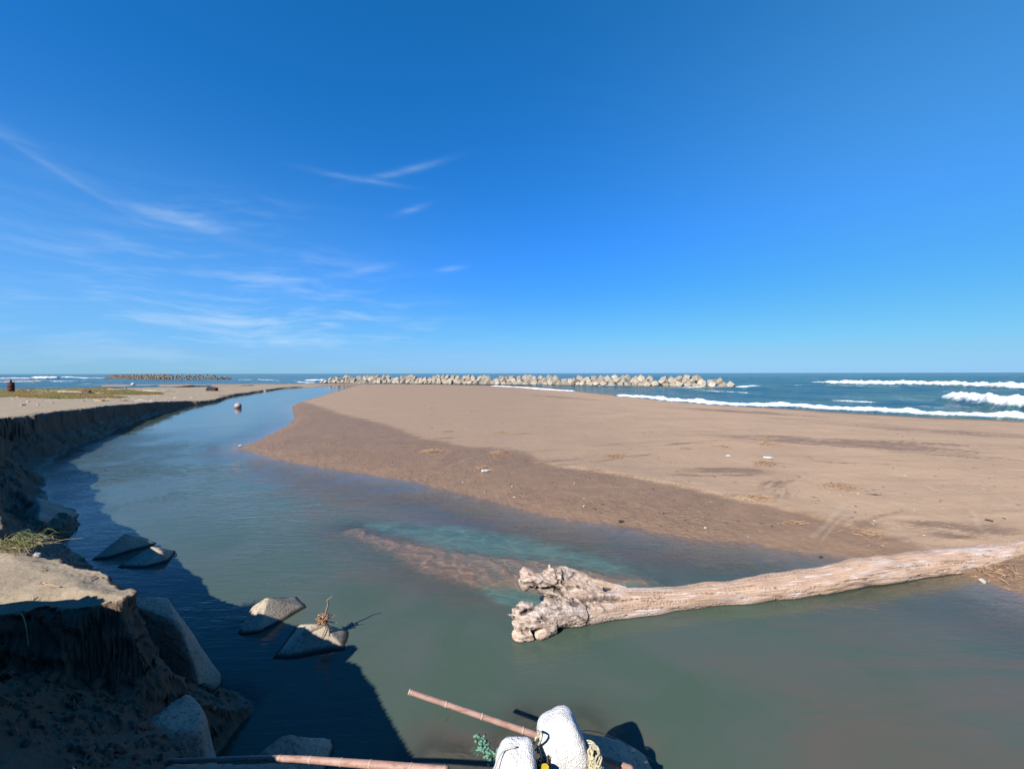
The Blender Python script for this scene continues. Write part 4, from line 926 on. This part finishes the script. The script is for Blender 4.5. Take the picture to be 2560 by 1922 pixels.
# coil of rope
cc = PY(1486, 1897, 3.3); coil = empty("rope_coil", cc); tag(coil, 'knotted bundle of pale yellow rope hanging right of the larger float', 'rope')
for k in range(26):
    s_ = k / 26; ctr = cc + Vector((random.uniform(-.01, .01), random.uniform(-.01, .01), .06 - .13 * s_))
    loop_rope('rope_turn', ring(ctr, .045 + .018 * s_, (random.uniform(-.9, .9), random.uniform(-.9, .2), random.uniform(.2, 1)), seed=k, wob=.15), .0075, ROPE, coil, cc)
k2 = PY(1325, 1918, 3.2); tangle = empty("rope_tangle", k2); tag(tangle, 'dark and yellow rope tangle between the two white floats', 'rope')
DROPE = plain("dark_rope", (.10, .085, .07), .8)
for k in range(14):
    ctr = k2 + Vector((random.uniform(-.04, .14), random.uniform(-.05, .08), random.uniform(-.10, .02)))
    loop_rope('rope_turn', ring(ctr, random.uniform(.03, .06), (random.uniform(-1, 1), random.uniform(-1, 1), random.uniform(.1, 1)), seed=50 + k, wob=.2), .007, [DROPE, ROPE, DROPE][k % 3], tangle, k2)
me_cap = bmesh.new(); bmesh.ops.create_cone(me_cap, cap_ends=True, segments=18, radius1=.035, radius2=.03, depth=.03); me = bpy.data.meshes.new("yellow_scrap"); me_cap.to_mesh(me); me_cap.free()
cap = link("yellow_scrap", me, YEL, loc=PY(1362, 1921, 3.12)); tag(cap, 'small bright yellow plastic scrap between the two white floats', 'plastic scrap')
fp = [b1p[int(len(b1p) * .62)], PY(1465, 1825, 3.9), PY(1540, 1845, 4.15), PY(1600, 1880, 4.3), PY(1640, 1907, 4.35), PY(1680, 1925, 4.35)]
fl = loop_rope('fishing_line', fp, .0035, LINE_M, None, Vector((0, 0, 0)), .05); tag(fl, 'thin pale fishing line trailing from the larger float down into the water', 'fishing line')

# ------------------------------------------------------------------ twig with tangle on the pyramid
tb = PY(812, 1562, 6.42); tw = empty("twig", tb); tag(tw, 'thin bent twig with straw roots standing on the blunt concrete pyramid', 'twig')
TWM = plain("grey_bark", (.30, .22, .15), .9, .4, 60)
def stick(pts, r0, r1, mat, parent, base, name='branch'):
    n = len(pts); pp, rr = resample(pts, [r0 + (r1 - r0) * i / (n - 1) for i in range(n)], .03); V, Fc = tube_np([Vector(p) - base for p in pp], rr, 6, .3); return part(name, V, Fc, mat, parent)
stick([PY(816, 1556, 6.42), PY(814, 1535, 6.42), PY(820, 1510, 6.42), PY(818, 1500, 6.42), PY(826, 1494, 6.42), PY(832, 1488, 6.42)], .016, .006, TWM, tw, tb, 'stem')
for a in [((818, 1560, 6.38), (822, 1590, 6.28), (800, 1620, 6.2), (790, 1628, 6.18)), ((820, 1560, 6.4), (824, 1600, 6.25), (815, 1628, 6.2)), ((812, 1556, 6.4), (780, 1575, 6.3), (757, 1588, 6.25)),
          ((815, 1552, 6.4), (835, 1556, 6.45), (846, 1556, 6.45)), ((812, 1545, 6.4), (800, 1536, 6.4), (802, 1532, 6.4)), ((818, 1545, 6.42), (832, 1542, 6.42), (838, 1536, 6.4)), ((820, 1560, 6.4), (805, 1590, 6.24), (797, 1610, 6.2))]:
    stick([PY(*q) for q in a], .009, .004, TWM, tw, tb)
tc = PY(808, 1548, 6.38); ot = empty("straw_tangle", tc); tag(ot, 'orange tangle of straw and cord wrapped round the twig on the concrete pyramid', 'tangle')
ORG = plain("orange_straw", (.46, .22, .13), .8, .4, 60); STR = plain("straw", (.58, .37, .21), .85, .4, 30)
for k in range(26):
    d = Vector((random.gauss(0, 1), random.gauss(0, 1), random.gauss(0, .7))).normalized()
    a = tc + Vector((random.gauss(0, .03), random.gauss(0, .03), random.gauss(0, .03)))
    stick([a - d * .06, a + Vector((random.gauss(0, .02), 0, random.gauss(0, .02))), a + d * .07], .008, .005, ORG if k % 3 else STR, ot, tc, 'strand')

# ------------------------------------------------------------------ balls, drum and flotsam
def ball(name, loc, r, mat, label, cat, squash=1.0, eye=True):
    o = empty(name, loc); tag(o, label, cat)
    bm = bmesh.new(); bmesh.ops.create_uvsphere(bm, u_segments=28, v_segments=18, radius=r)
    for v in bm.verts: v.co.z *= squash; v.co += v.co.normalized() * r * .03 * mnoise.noise(v.co * 4 / r)
    me = bpy.data.meshes.new("shell"); bm.to_mesh(me); bm.free()
    for p in me.polygons: p.use_smooth = True
    link('shell', me, mat, o)
    if eye:
        V, Fc = tube_np([Vector((math.cos(a) * r * .2, 0, r * squash + math.sin(a) * r * .2)) for a in np.linspace(0, 3.14, 8)], [r * .06] * 8, 8)
        part('lug', V, Fc, mat, o)
    return o
def buoy_mat():
    m, t, out = new_mat("faded_buoy"); p = t.obj(); n = t.noise(p, 5, 4, .6); sp = t.new('ShaderNodeSeparateXYZ'); t.l.new(p, sp.inputs[0])
    c = t.mix(t.ramp(n, .4, .65), (.42, .27, .27), (.50, .36, .35)); c = t.mix(t.ramp(t.math('ADD', sp.outputs[2], t.math('MULTIPLY', n, .2)), 0, .2, 1, 0), c, (.22, .19, .18))
    principled(t, out, c, .6); return m
bx, by = P(595, 1020, 0); ball("buoy", (bx, by, .22), .38, buoy_mat(), 'round faded pink buoy floating in the bend of the stream', 'buoy')
g = G(333, 965, 1.0); ball("buoy", (g.x, g.y, g.z + .35), .55, plain("white_buoy", (.66, .57, .52), .6, .2, 3), 'round whitish buoy at the far edge of the beach, right of the grass', 'buoy', .8)
# rusty drum
RUST = plain("rust", (.10, .032, .02), .8, .5, 5, .01)
g = G(28, 980, 1.9); dr = empty("rusty_drum", (g.x, g.y, g.z - .05)); tag(dr, 'upright dark rusty drum with a pipe on top in the beach grass', 'drum')
V, Fc = tube_np([(0, 0, z) for z in (0, .05, .45, .5, .55, .95, 1.0, 1.05, 1.5, 1.55)], [.36, .36, .36, .40, .36, .36, .40, .36, .36, .34], 20, .06); part('barrel', V, Fc, RUST, dr).scale = (1.05, 1.05, 1.0)
V, Fc = tube_np([(0, 0, 1.52), (0, 0, 1.85), (0, 0, 1.92)], [.12, .11, .05], 10); part('pipe', V, Fc, RUST, dr)

def boxy(name, loc, size, rot, mat, label, cat, group=None, seed=0):
    bm = bmesh.new(); bmesh.ops.create_cube(bm, size=1); bmesh.ops.bevel(bm, geom=bm.edges[:], offset=.12, segments=2, affect='EDGES')
    bmesh.ops.subdivide_edges(bm, edges=bm.edges[:], cuts=1, use_grid_fill=True)
    for v in bm.verts:
        v.co += v.co.normalized() * .18 * mnoise.noise(v.co * 2.5 + Vector((seed, seed, 0))); v.co.x *= size[0]; v.co.y *= size[1]; v.co.z *= size[2]
    me = bpy.data.meshes.new(name); bm.to_mesh(me); bm.free()
    o = link(name, me, mat, loc=loc); o.rotation_euler = rot; tag(o, label, cat, group); return o
GW = plain("grey_driftwood", (.34, .29, .24), .9, .4, 4); DK = plain("dark_wood", (.07, .05, .04), .9, .4, 4); WH = plain("white_litter", (.66, .63, .56), .6); PK = plain("pink_litter", (.33, .17, .16), .7, .5, 4); TAN = plain("tan_board", (.55, .38, .17), .8)
g = G(217, 985, 1.8); boxy("stump", (g.x, g.y, g.z + .3), (.8, .7, .75), (0, .3, .4), PK, 'small pinkish brown stump standing in front of a driftwood pile on the left beach', 'stump', seed=3)
def beach_stick(px, py, L, r, ang, mat, label, name="driftwood_branch", z0=1.7, group=None):
    g = G(px, py, z0); d = Vector((math.cos(ang), math.sin(ang), 0)); n = Vector((-d.y, d.x, 0))
    pts = [g + d * L * (t - .5) + n * L * .06 * math.sin(t * 5 + px) + Vector((0, 0, r * .7)) for t in (0, .25, .5, .75, 1)]
    for q in pts: q.z = h1(q.x, q.y) + r * .8
    pp, rr = resample(pts, [r, r * 1.1, r, r * .8, r * .5], max(.05, L / 30)); b = pp[0].copy()
    V, Fc = tube_np([p - b for p in pp], rr, 8, .5, px)
    # one side branch
    q = pp[len(pp) // 2]; o_ = len(V); V2, F2 = tube_np([q - b, q - b + (n * .12 + d * .1 + Vector((0, 0, .04))) * L, q - b + (n * .16 + d * .2 + Vector((0, 0, .02))) * L], [r * .6, r * .45, r * .2], 6)
    V += V2; Fc += [tuple(i + o_ for i in f) for f in F2]
    o = part(name, V, Fc, mat, None, b); tag(o, label, 'branch', group); return o
PALEW = plain("bleached_wood", (.55, .48, .40), .9, .3, 6)
beach_stick(180, 982, 4.2, .14, -.05, PALEW, 'long bleached branch left of the pinkish stump on the left beach')
beach_stick(240, 985, 2.4, .13, .5, PALEW, 'bleached branch right of the pinkish stump on the left beach')
beach_stick(290, 976, 2.8, .20, .2, GW, 'grey driftwood lump just right of the grass edge')
beach_stick(385, 979, 4.0, .13, .1, PALEW, 'pale branch lying mid beach on the left, below the distant tetrapods')
beach_stick(418, 978, 2.6, .10, -.2, GW, 'grey branch just right of the pale branch on the left beach')
beach_stick(150, 970, 3.0, .22, .3, DK, 'dark driftwood piece lying in the beach grass')
beach_stick(310, 1001, 1.3, .04, -.3, DK, 'thin dark stick near the crest of the cut bank')
beach_stick(45, 988, 2.6, .04, -.2, GW, 'long thin grey stick on the sand right of the rusty drum')
beach_stick(262, 1001, .9, .03, 0, DK, 'short dark stick beside the tan board above the cut bank')
g = G(250, 1002, 1.6); boxy("board", (g.x, g.y, g.z + .05), (.75, .35, .14), (0, 0, .1), TAN, 'small yellow tan board on the sand above the cut bank', 'board')
g = G(531, 977, .8); boxy("driftwood_stump", (g.x, g.y, g.z + .3), (1.9, 1.0, .9), (0, .1, .2), DK, 'dark driftwood stump on the beach near the stream mouth', 'stump', seed=8)
for k, (px, py, s_, lb) in enumerate([(70, 1004, .22, 'left of the shade edge'), (58, 1013, .28, 'nearest the cut bank at far left'), (94, 1012, .2, 'above the dark bank edge'), (2, 989, .45, 'at the left edge of the photo'),
                                      (133, 1007, .2, 'mid sand above the bank'), (314, 973, .5, 'at the grass tip'), (356, 966, .4, 'beyond the round whitish buoy'), (118, 967, .4, 'in the beach grass left'), (178, 968, .35, 'in the beach grass middle'), (235, 970, .5, 'in the beach grass right'), (72, 978, .5, 'at the grass foot')]):
    g = G(px, py, 1.8); boxy("litter_scrap", (g.x, g.y, g.z + s_ * .2), (s_, s_ * .7, s_ * .45), (0, 0, k), WH, f'white scrap of litter lying {lb}', 'litter', 'white litter on the left beach', k)
sx, sy = P(660, 978); boxy("litter_scrap", (sx, sy, .08), (.9, .6, .4), (0, 0, .3), WH, 'white scrap floating under the low far scarp of the stream', 'litter', seed=2)

# straw heaps
def straw_heap(px, py, w, h, n, label, z0=.45, mat=None, curl=.25, ang=None, dens=1.0, name="straw_heap"):
    g = G(px, py, z0); rr = random.Random(px); V = []; Fc = []
    for k in range(n):
        a = rr.uniform(0, 6.28) if ang is None else rr.gauss(ang, .5)
        cx = g.x + rr.gauss(0, w * .38); cy = g.y + rr.gauss(0, w * .3 * dens); L = rr.uniform(.3, 1) * w * .42
        r_ = math.hypot(cx - g.x, cy - g.y) / w
        zc = h1(cx, cy) + .01 + rr.random() * h * max(0, 1 - r_ * 1.6)
        d = Vector((math.cos(a), math.sin(a), rr.uniform(-.25, .3)))
        p0 = Vector((cx, cy, zc)) - d * L * .5; p2 = Vector((cx, cy, zc)) + d * L * .5; p1 = Vector((cx, cy, zc)) + Vector((rr.gauss(0, 1), rr.gauss(0, 1), abs(rr.gauss(0, .5)))) * L * curl * .4
        o_ = len(V); v, f = tube_np([p0 - g, p1 - g, p2 - g], [.004 + w * .0022, .0045 + w * .0024, .0025], 4)
        V += v; Fc += [tuple(i + o_ for i in q) for q in f]
    o = part(name, V, Fc, mat or STR, None, g); tag(o, label, 'straw heap', 'straw heaps washed up on the sandbar'); return o
STR2 = plain("brown_reed", (.50, .31, .18), .9, .4, 12)
straw_heap(1207, 1172, .55, .20, 90, 'small round straw heap with a clear bottle leaning on it, near the water')
straw_heap(1246, 1134, .75, .16, 100, 'tangled straw heap beyond the bottle heap on the wet sand edge')
straw_heap(1084, 1129, 1.0, .10, 90, 'wide flat straw heap at the left on the dry sand edge', dens=.7)
straw_heap(1538, 1140, .75, .12, 80, 'straw heap in the middle of the sandbar', mat=STR2)
straw_heap(1922, 1111, .95, .22, 80, 'pointed reed heap, farthest right on the smooth sand', ang=.2)
straw_heap(1915, 1160, .80, .12, 80, 'reed heap just below the clear bottle on the right', mat=STR2)
straw_heap(2105, 1218, .75, .14, 80, 'low reed heap nearest the log on the dry sand', mat=STR2, ang=.1)
straw_heap(1712, 1122, .45, .10, 50, 'small reed heap left of centre right, on dry sand', mat=STR2)
straw_heap(1808, 1117, .6, .08, 50, 'thin reed scatter beside the pointed reed heap', mat=STR2, ang=.1)
straw_heap(1255, 1082, .9, .06, 50, 'faint reed scatter far up the sandbar, centre', dens=.5)
straw_heap(1122, 1079, .7, .06, 40, 'faint reed scatter far up the sandbar, left of centre', mat=STR2, dens=.5)
straw_heap(1180, 1030, 1.0, .10, 30, 'small dark reed scatter high on the far sandbar', mat=STR2, ang=.1)
straw_heap(1070, 1020, 1.0, .10, 24, 'tiny dark reed scatter near the far left of the sandbar', mat=STR2, ang=.1)
straw_heap(560, 990, 3.0, .2, 60, 'reed litter piled at the end of the cut bank by the stream', mat=STR, z0=.3)
_h = straw_heap(1990, 1310, .5, .05, 24, 'thin straw scatter on the wet sand between log and track', ang=-.1, dens=.5); _h['kind'] = 'stuff'
straw_heap(1890, 1245, .7, .04, 90, 'straw mat at the low sand scarp', dens=.8)
_h = straw_heap(2170, 1335, .5, .05, 40, 'straw scatter on the sand just above the log', ang=-.3); _h['kind'] = 'stuff'
_h = straw_heap(2500, 1435, .6, .05, 60, 'straw scatter behind the right end of the log', dens=1); _h['kind'] = 'stuff'
# bottles
def bottle_mat():
    m, t, out = new_mat("clear_plastic"); principled(t, out, (.75, .80, .82), .25, None, .6, **{'Transmission Weight': .35}); return m
BOT = bottle_mat(); BLUECAP = plain("blue_cap", (.05, .2, .5), .5)
def bottle(px, py, ang, label, L=.26, r=.04, z0=.4):
    g = G(px, py, z0); o = empty("plastic_bottle", (g.x, g.y, g.z + r), (0, R(90), ang)); tag(o, label, 'bottle')
    V, Fc = tube_np([(0, 0, z * L) for z in (0, .03, .3, .33, .36, .68, .82, .9, .94)], [r * .8, r, r, r * .9, r, r, r * .6, r * .35, r * .35], 14); part('body', V, Fc, BOT, o)
    V, Fc = tube_np([(0, 0, L * .93), (0, 0, L)], [r * .42, r * .42], 12); part('cap', V, Fc, WH, o)
bottle(1204, 1181, .35, 'clear plastic bottle lying against the small round straw heap', .34, .055)
bottle(1908, 1146, -.35, 'clear plastic bottle lying above the reed heap on the right of the sandbar', .36, .05)
bottle(1815, 1141, -.2, 'small clear bottle on dry sand left of the reed heaps', .2, .035)
for k, (px, py, s_, lb) in enumerate([(1157, 1207, .09, 'left of the stream bend on wet sand'), (1281, 1217, .10, 'on wet sand below the bottle heap'), (1212, 1230, .08, 'at the water edge near the bottle heap'), (1436, 1209, .07, 'on wet sand at centre'),
        (1460, 1267, .10, 'on the pocked wet sand near the water'), (1763, 1321, .10, 'on wet sand near the right water edge'), (1155, 1130, .07, 'between two straw heaps'), (2185, 1303, .08, 'beside the drag track'), (2240, 1180, .08, 'alone on the smooth right sand'),
        (2100, 1240, .07, 'below the low reed heap'), (600, 1117, .3, 'at the tip of the sand spit'), (2455, 1456, .16, 'in the shallow water behind the log end'), (2145, 1235, .08, 'right of the low reed heap'), (1700, 963 + 150, .06, 'near the small reed heap')]):
    g = G(px, py, .3); boxy("litter_scrap", (g.x, g.y, g.z + s_ * .25), (s_ * .55, s_ * .4, s_ * .3), (0, .2, k), WH, f'tiny white scrap {lb}', 'litter', 'white scraps on the sandbar', k + 20)
g = G(1553, 1306, .05); boxy("driftwood_chip", (g.x, g.y, g.z + .03), (.16, .06, .06), (0, .2, .4), DK, 'small dark wood chip at the water edge of the pocked sand', 'wood chip', seed=4)
g = G(2052, 1394, 0); boxy("driftwood_chip", (g.x, g.y, .01), (.10, .05, .03), (0, 0, .4), DK, 'dark wood chip floating in blue shallows beside the log', 'wood chip', seed=5)
# loose grit and shell fragments: uncountable
def scatter(name, n, region, size, mat, zmin=.03, seed=1, flat=.4, elong=1.0):
    rr = np.random.default_rng(seed); V = []; Fc = []
    cnt = 0
    pxs = rr.uniform(region[0], region[2], n * 2); pys = rr.uniform(region[1], region[3], n * 2)
    xy = np.array([P(a, b, .3) for a, b in zip(pxs, pys)]); hh = H(xy[:, 0], xy[:, 1])
    for (x, y), h in zip(xy, hh):
        if h < zmin or cnt >= n: continue
        cnt += 1; s = size * rr.lognormal(0, .5); a = rr.uniform(0, 6.28); el_ = 1 + (elong - 1) * rr.random()
        o = len(V); q = [(math.cos(a + k * 1.571) * s * (el_ if k % 2 == 0 else 1 / math.sqrt(el_)), math.sin(a + k * 1.571) * s * (el_ if k % 2 == 0 else 1 / math.sqrt(el_))) for k in range(4)]
        ca, sa = math.cos(a), math.sin(a)
        q = [(s * el_, 0), (0, s / el_ ** .5), (-s * el_, 0), (0, -s / el_ ** .5)]
        for ux, uy in q: V.append((x + ux * ca - uy * sa, y + ux * sa + uy * ca, h + .002))
        V.append((x, y, h + s * flat)); Fc += [(o, o + 1, o + 4), (o + 1, o + 2, o + 4), (o + 2, o + 3, o + 4), (o + 3, o, o + 4)]
    o = part(name, V, Fc, mat, smooth=False); tag(o, kind='stuff'); return o
PEB = plain("shell_grit", (.60, .53, .45), .8); 
tag(scatter("shell_grit", 700, (900, 1170, 2560, 1450), .010, PEB, seed=3), 'pale shell and pebble grit strewn over the wet sand', 'grit')
tag(scatter("straw_litter", 700, (650, 1090, 2560, 1460), .010, STR, seed=4, elong=6, flat=.3), 'short straw bits strewn over the wet sand', 'straw')
tag(scatter("dark_crumbs", 700, (600, 1000, 2560, 1300), .02, DK, seed=5, elong=3, flat=.3), 'dark crumbs of washed up reed on the sandbar', 'crumbs')
tag(scatter("beach_litter", 420, (0, 965, 640, 1030), .07, PALEW, seed=6, elong=3, flat=.5, zmin=.3), 'small bleached wood bits littering the left beach', 'litter')
tag(scatter("beach_pebbles", 500, (0, 1340, 340, 1510), .006, PEB, seed=7, elong=2, flat=.6, zmin=1.7), 'grit and straw bits on the near sand bank', 'grit')

# ------------------------------------------------------------------ vegetation
def veg_mat(name, a, b, c3=None):
    m, t, out = new_mat(name); p = t.pos(); n = t.noise(p, .25, 4, .6); n2 = t.noise(p, 6, 2, .5)
    c = t.mix(t.ramp(n, .4, .6), a, b); c = t.mix(t.math('MULTIPLY', n2, .35), c, (.02, .03, .01))
    principled(t, out, c, .8, None, .2); return m
def beach_grass():
    rr = np.random.default_rng(9); n = 9000
    px = rr.uniform(-80, 400, n); u = rr.random(n)
    ylo = np.interp(px, [-80, 40, 150, 250, 300, 345, 400], [980, 980, 981, 976, 974, 969, 967]); yhi = np.interp(px, [-80, 100, 250, 345, 400], [957.5, 958, 960, 964, 966])
    V = []; Fc = []; pts = []
    for a, lo, hi, q in zip(px, ylo, yhi, u): pts.append(P(a, lo + (hi - lo) * q, 1.9))
    xy = np.array(pts); hh = H(xy[:, 0], xy[:, 1]); dens = fbm(xy[:, 0] * .15, xy[:, 1] * .15, 3)
    for (x, y), h, d in zip(xy, hh, dens):
        if h < .35 or d < -.22: continue
        for k in range(3):
            a = rr.uniform(0, 6.28); L = rr.uniform(.12, .34); w = .05; x0 = x + rr.normal(0, .25); y0 = y + rr.normal(0, .25); o = len(V)
            V += [(x0 - w, y0, h - .05), (x0 + w, y0, h - .05), (x0 + math.cos(a) * L * .6, y0 + math.sin(a) * L * .6, h + L)]
            Fc.append((o, o + 1, o + 2))
    o = part("beach_grass", V, Fc, veg_mat("beach_grass", (.13, .145, .045), (.22, .135, .045)), smooth=False)
    tag(o, 'low green and rust coloured dune grass covering the left beach', 'grass', kind='stuff')
beach_grass()
# grass clump on the near bank
def clump():
    b = G(28, 1372, 1.9); rr = random.Random(3); GR = [plain("green_blade", (.16, .20, .05), .7), plain("dry_blade", (.46, .37, .18), .8)]
    root = empty("grass_clump", b); tag(root, 'uprooted clump of green and dry grass on the near sand bank at the left edge', 'grass')
    for gi, (mt, n) in enumerate(zip(GR, (70, 120))):
        V = []; Fc = []
        for k in range(n):
            a = rr.uniform(-.6, .6) if rr.random() < .5 else rr.uniform(0, 6.28); L = rr.uniform(.12, .34)
            p0 = Vector((rr.gauss(0, .16), rr.gauss(0, .09), rr.uniform(0, .07))); d = Vector((math.cos(a), math.sin(a), 0))
            z1 = rr.uniform(.03, .16) if gi == 0 else rr.uniform(0, .08)
            pts = [p0, p0 + d * L * .5 + Vector((0, 0, z1)), p0 + d * L + Vector((rr.gauss(0, .03), rr.gauss(0, .03), z1 * .4))]
            pp, r_ = resample(pts, [.0035, .003, .0012], .05); o_ = len(V); v, f = tube_np(pp, r_, 3); V += v; Fc += [tuple(i + o_ for i in q) for q in f]
        part(['green_blades', 'dry_blades'][gi], V, Fc, mt, root)
    gp = G(66, 1368, 1.95); boxy("plastic_scrap", (gp.x, gp.y, gp.z + .05), (.10, .035, .03), (0, 0, .15), plain("green_plastic", (.03, .50, .30), .4), 'bright green plastic scrap caught in the grass clump', 'litter')
    gp = G(92, 1393, 1.9); boxy("shell_scrap", (gp.x, gp.y, gp.z + .02), (.06, .05, .06), (.5, .3, .5), WH, 'white scrap in a dark dent right of the grass clump', 'litter', seed=6)
    gp = G(84, 1389, 1.9); boxy("can_lump", (gp.x, gp.y, gp.z + .015), (.09, .06, .05), (.1, .3, .2), plain("black_lump", (.02, .02, .03), .5), 'black lump beside the white scrap, right of the grass clump', 'litter', seed=7)
clump()
def bank_stick(pts, r, mat, label, z0=1.9, lift=.01, name="dry_stem"):
    q = [G(a, b, z0) + Vector((0, 0, lift + r)) for a, b in pts]; b = q[0].copy(); pp, rr_ = resample(q, [r] * len(q), .02); V, Fc = tube_np([p - b for p in pp], rr_, 6, .2)
    tag(part(name, V, Fc, mat, None, b), label, 'dry stem')
CORD = plain("pale_cord", (.55, .50, .28), .8)
bank_stick([(100, 1432), (112, 1426), (98, 1424), (120, 1421)], .004, STR, 'small dry root tangle in the middle of the near bank top')
bank_stick([(98, 1463), (106, 1458), (113, 1462), (150, 1470)], .005, STR, 'bent dry root with knob on the lower near bank top')
bank_stick([(222, 1452), (232, 1445), (244, 1442), (256, 1448)], .003, STR, 'thin pale straw near the tip of the near bank')
bank_stick([(40, 1540), (52, 1548), (64, 1552), (70, 1562), (76, 1570), (86, 1573)], .0045, CORD, 'wavy pale yellow cord hanging on the dark slope', z0=1.5, lift=.02, name="cord")
# submerged plants
def weed(px, py, w, label, seed):
    rr = random.Random(seed); x, y = P(px, py, -.03); V = []; Fc = []
    for k in range(70):
        a = rr.uniform(0, 6.28); L = w * rr.uniform(.2, 1); c = Vector((rr.gauss(0, w * .3), rr.gauss(0, w * .3), rr.uniform(-.05, .01))); d = Vector((math.cos(a), math.sin(a), rr.uniform(-.15, .15)))
        v, f = tube_np([c, c + d * L * .3, c + d * L * .45], [.012, .016, .006], 5, .5, k); o_ = len(V); V += v; Fc += [tuple(i + o_ for i in q) for q in f]
    o = part("water_weed", V, Fc, plain("pale_weed", (.13, .30, .20), .7), None, (x, y, 0)); tag(o, label, 'water weed')
weed(1205, 1868, .17, 'pale green bushy weed just under the water left of the floats', 1)
weed(1232, 1892, .14, 'pale green weed tail under the water beside the smaller float', 2)
print("cubes", ncube, "objects", len(bpy.data.objects))
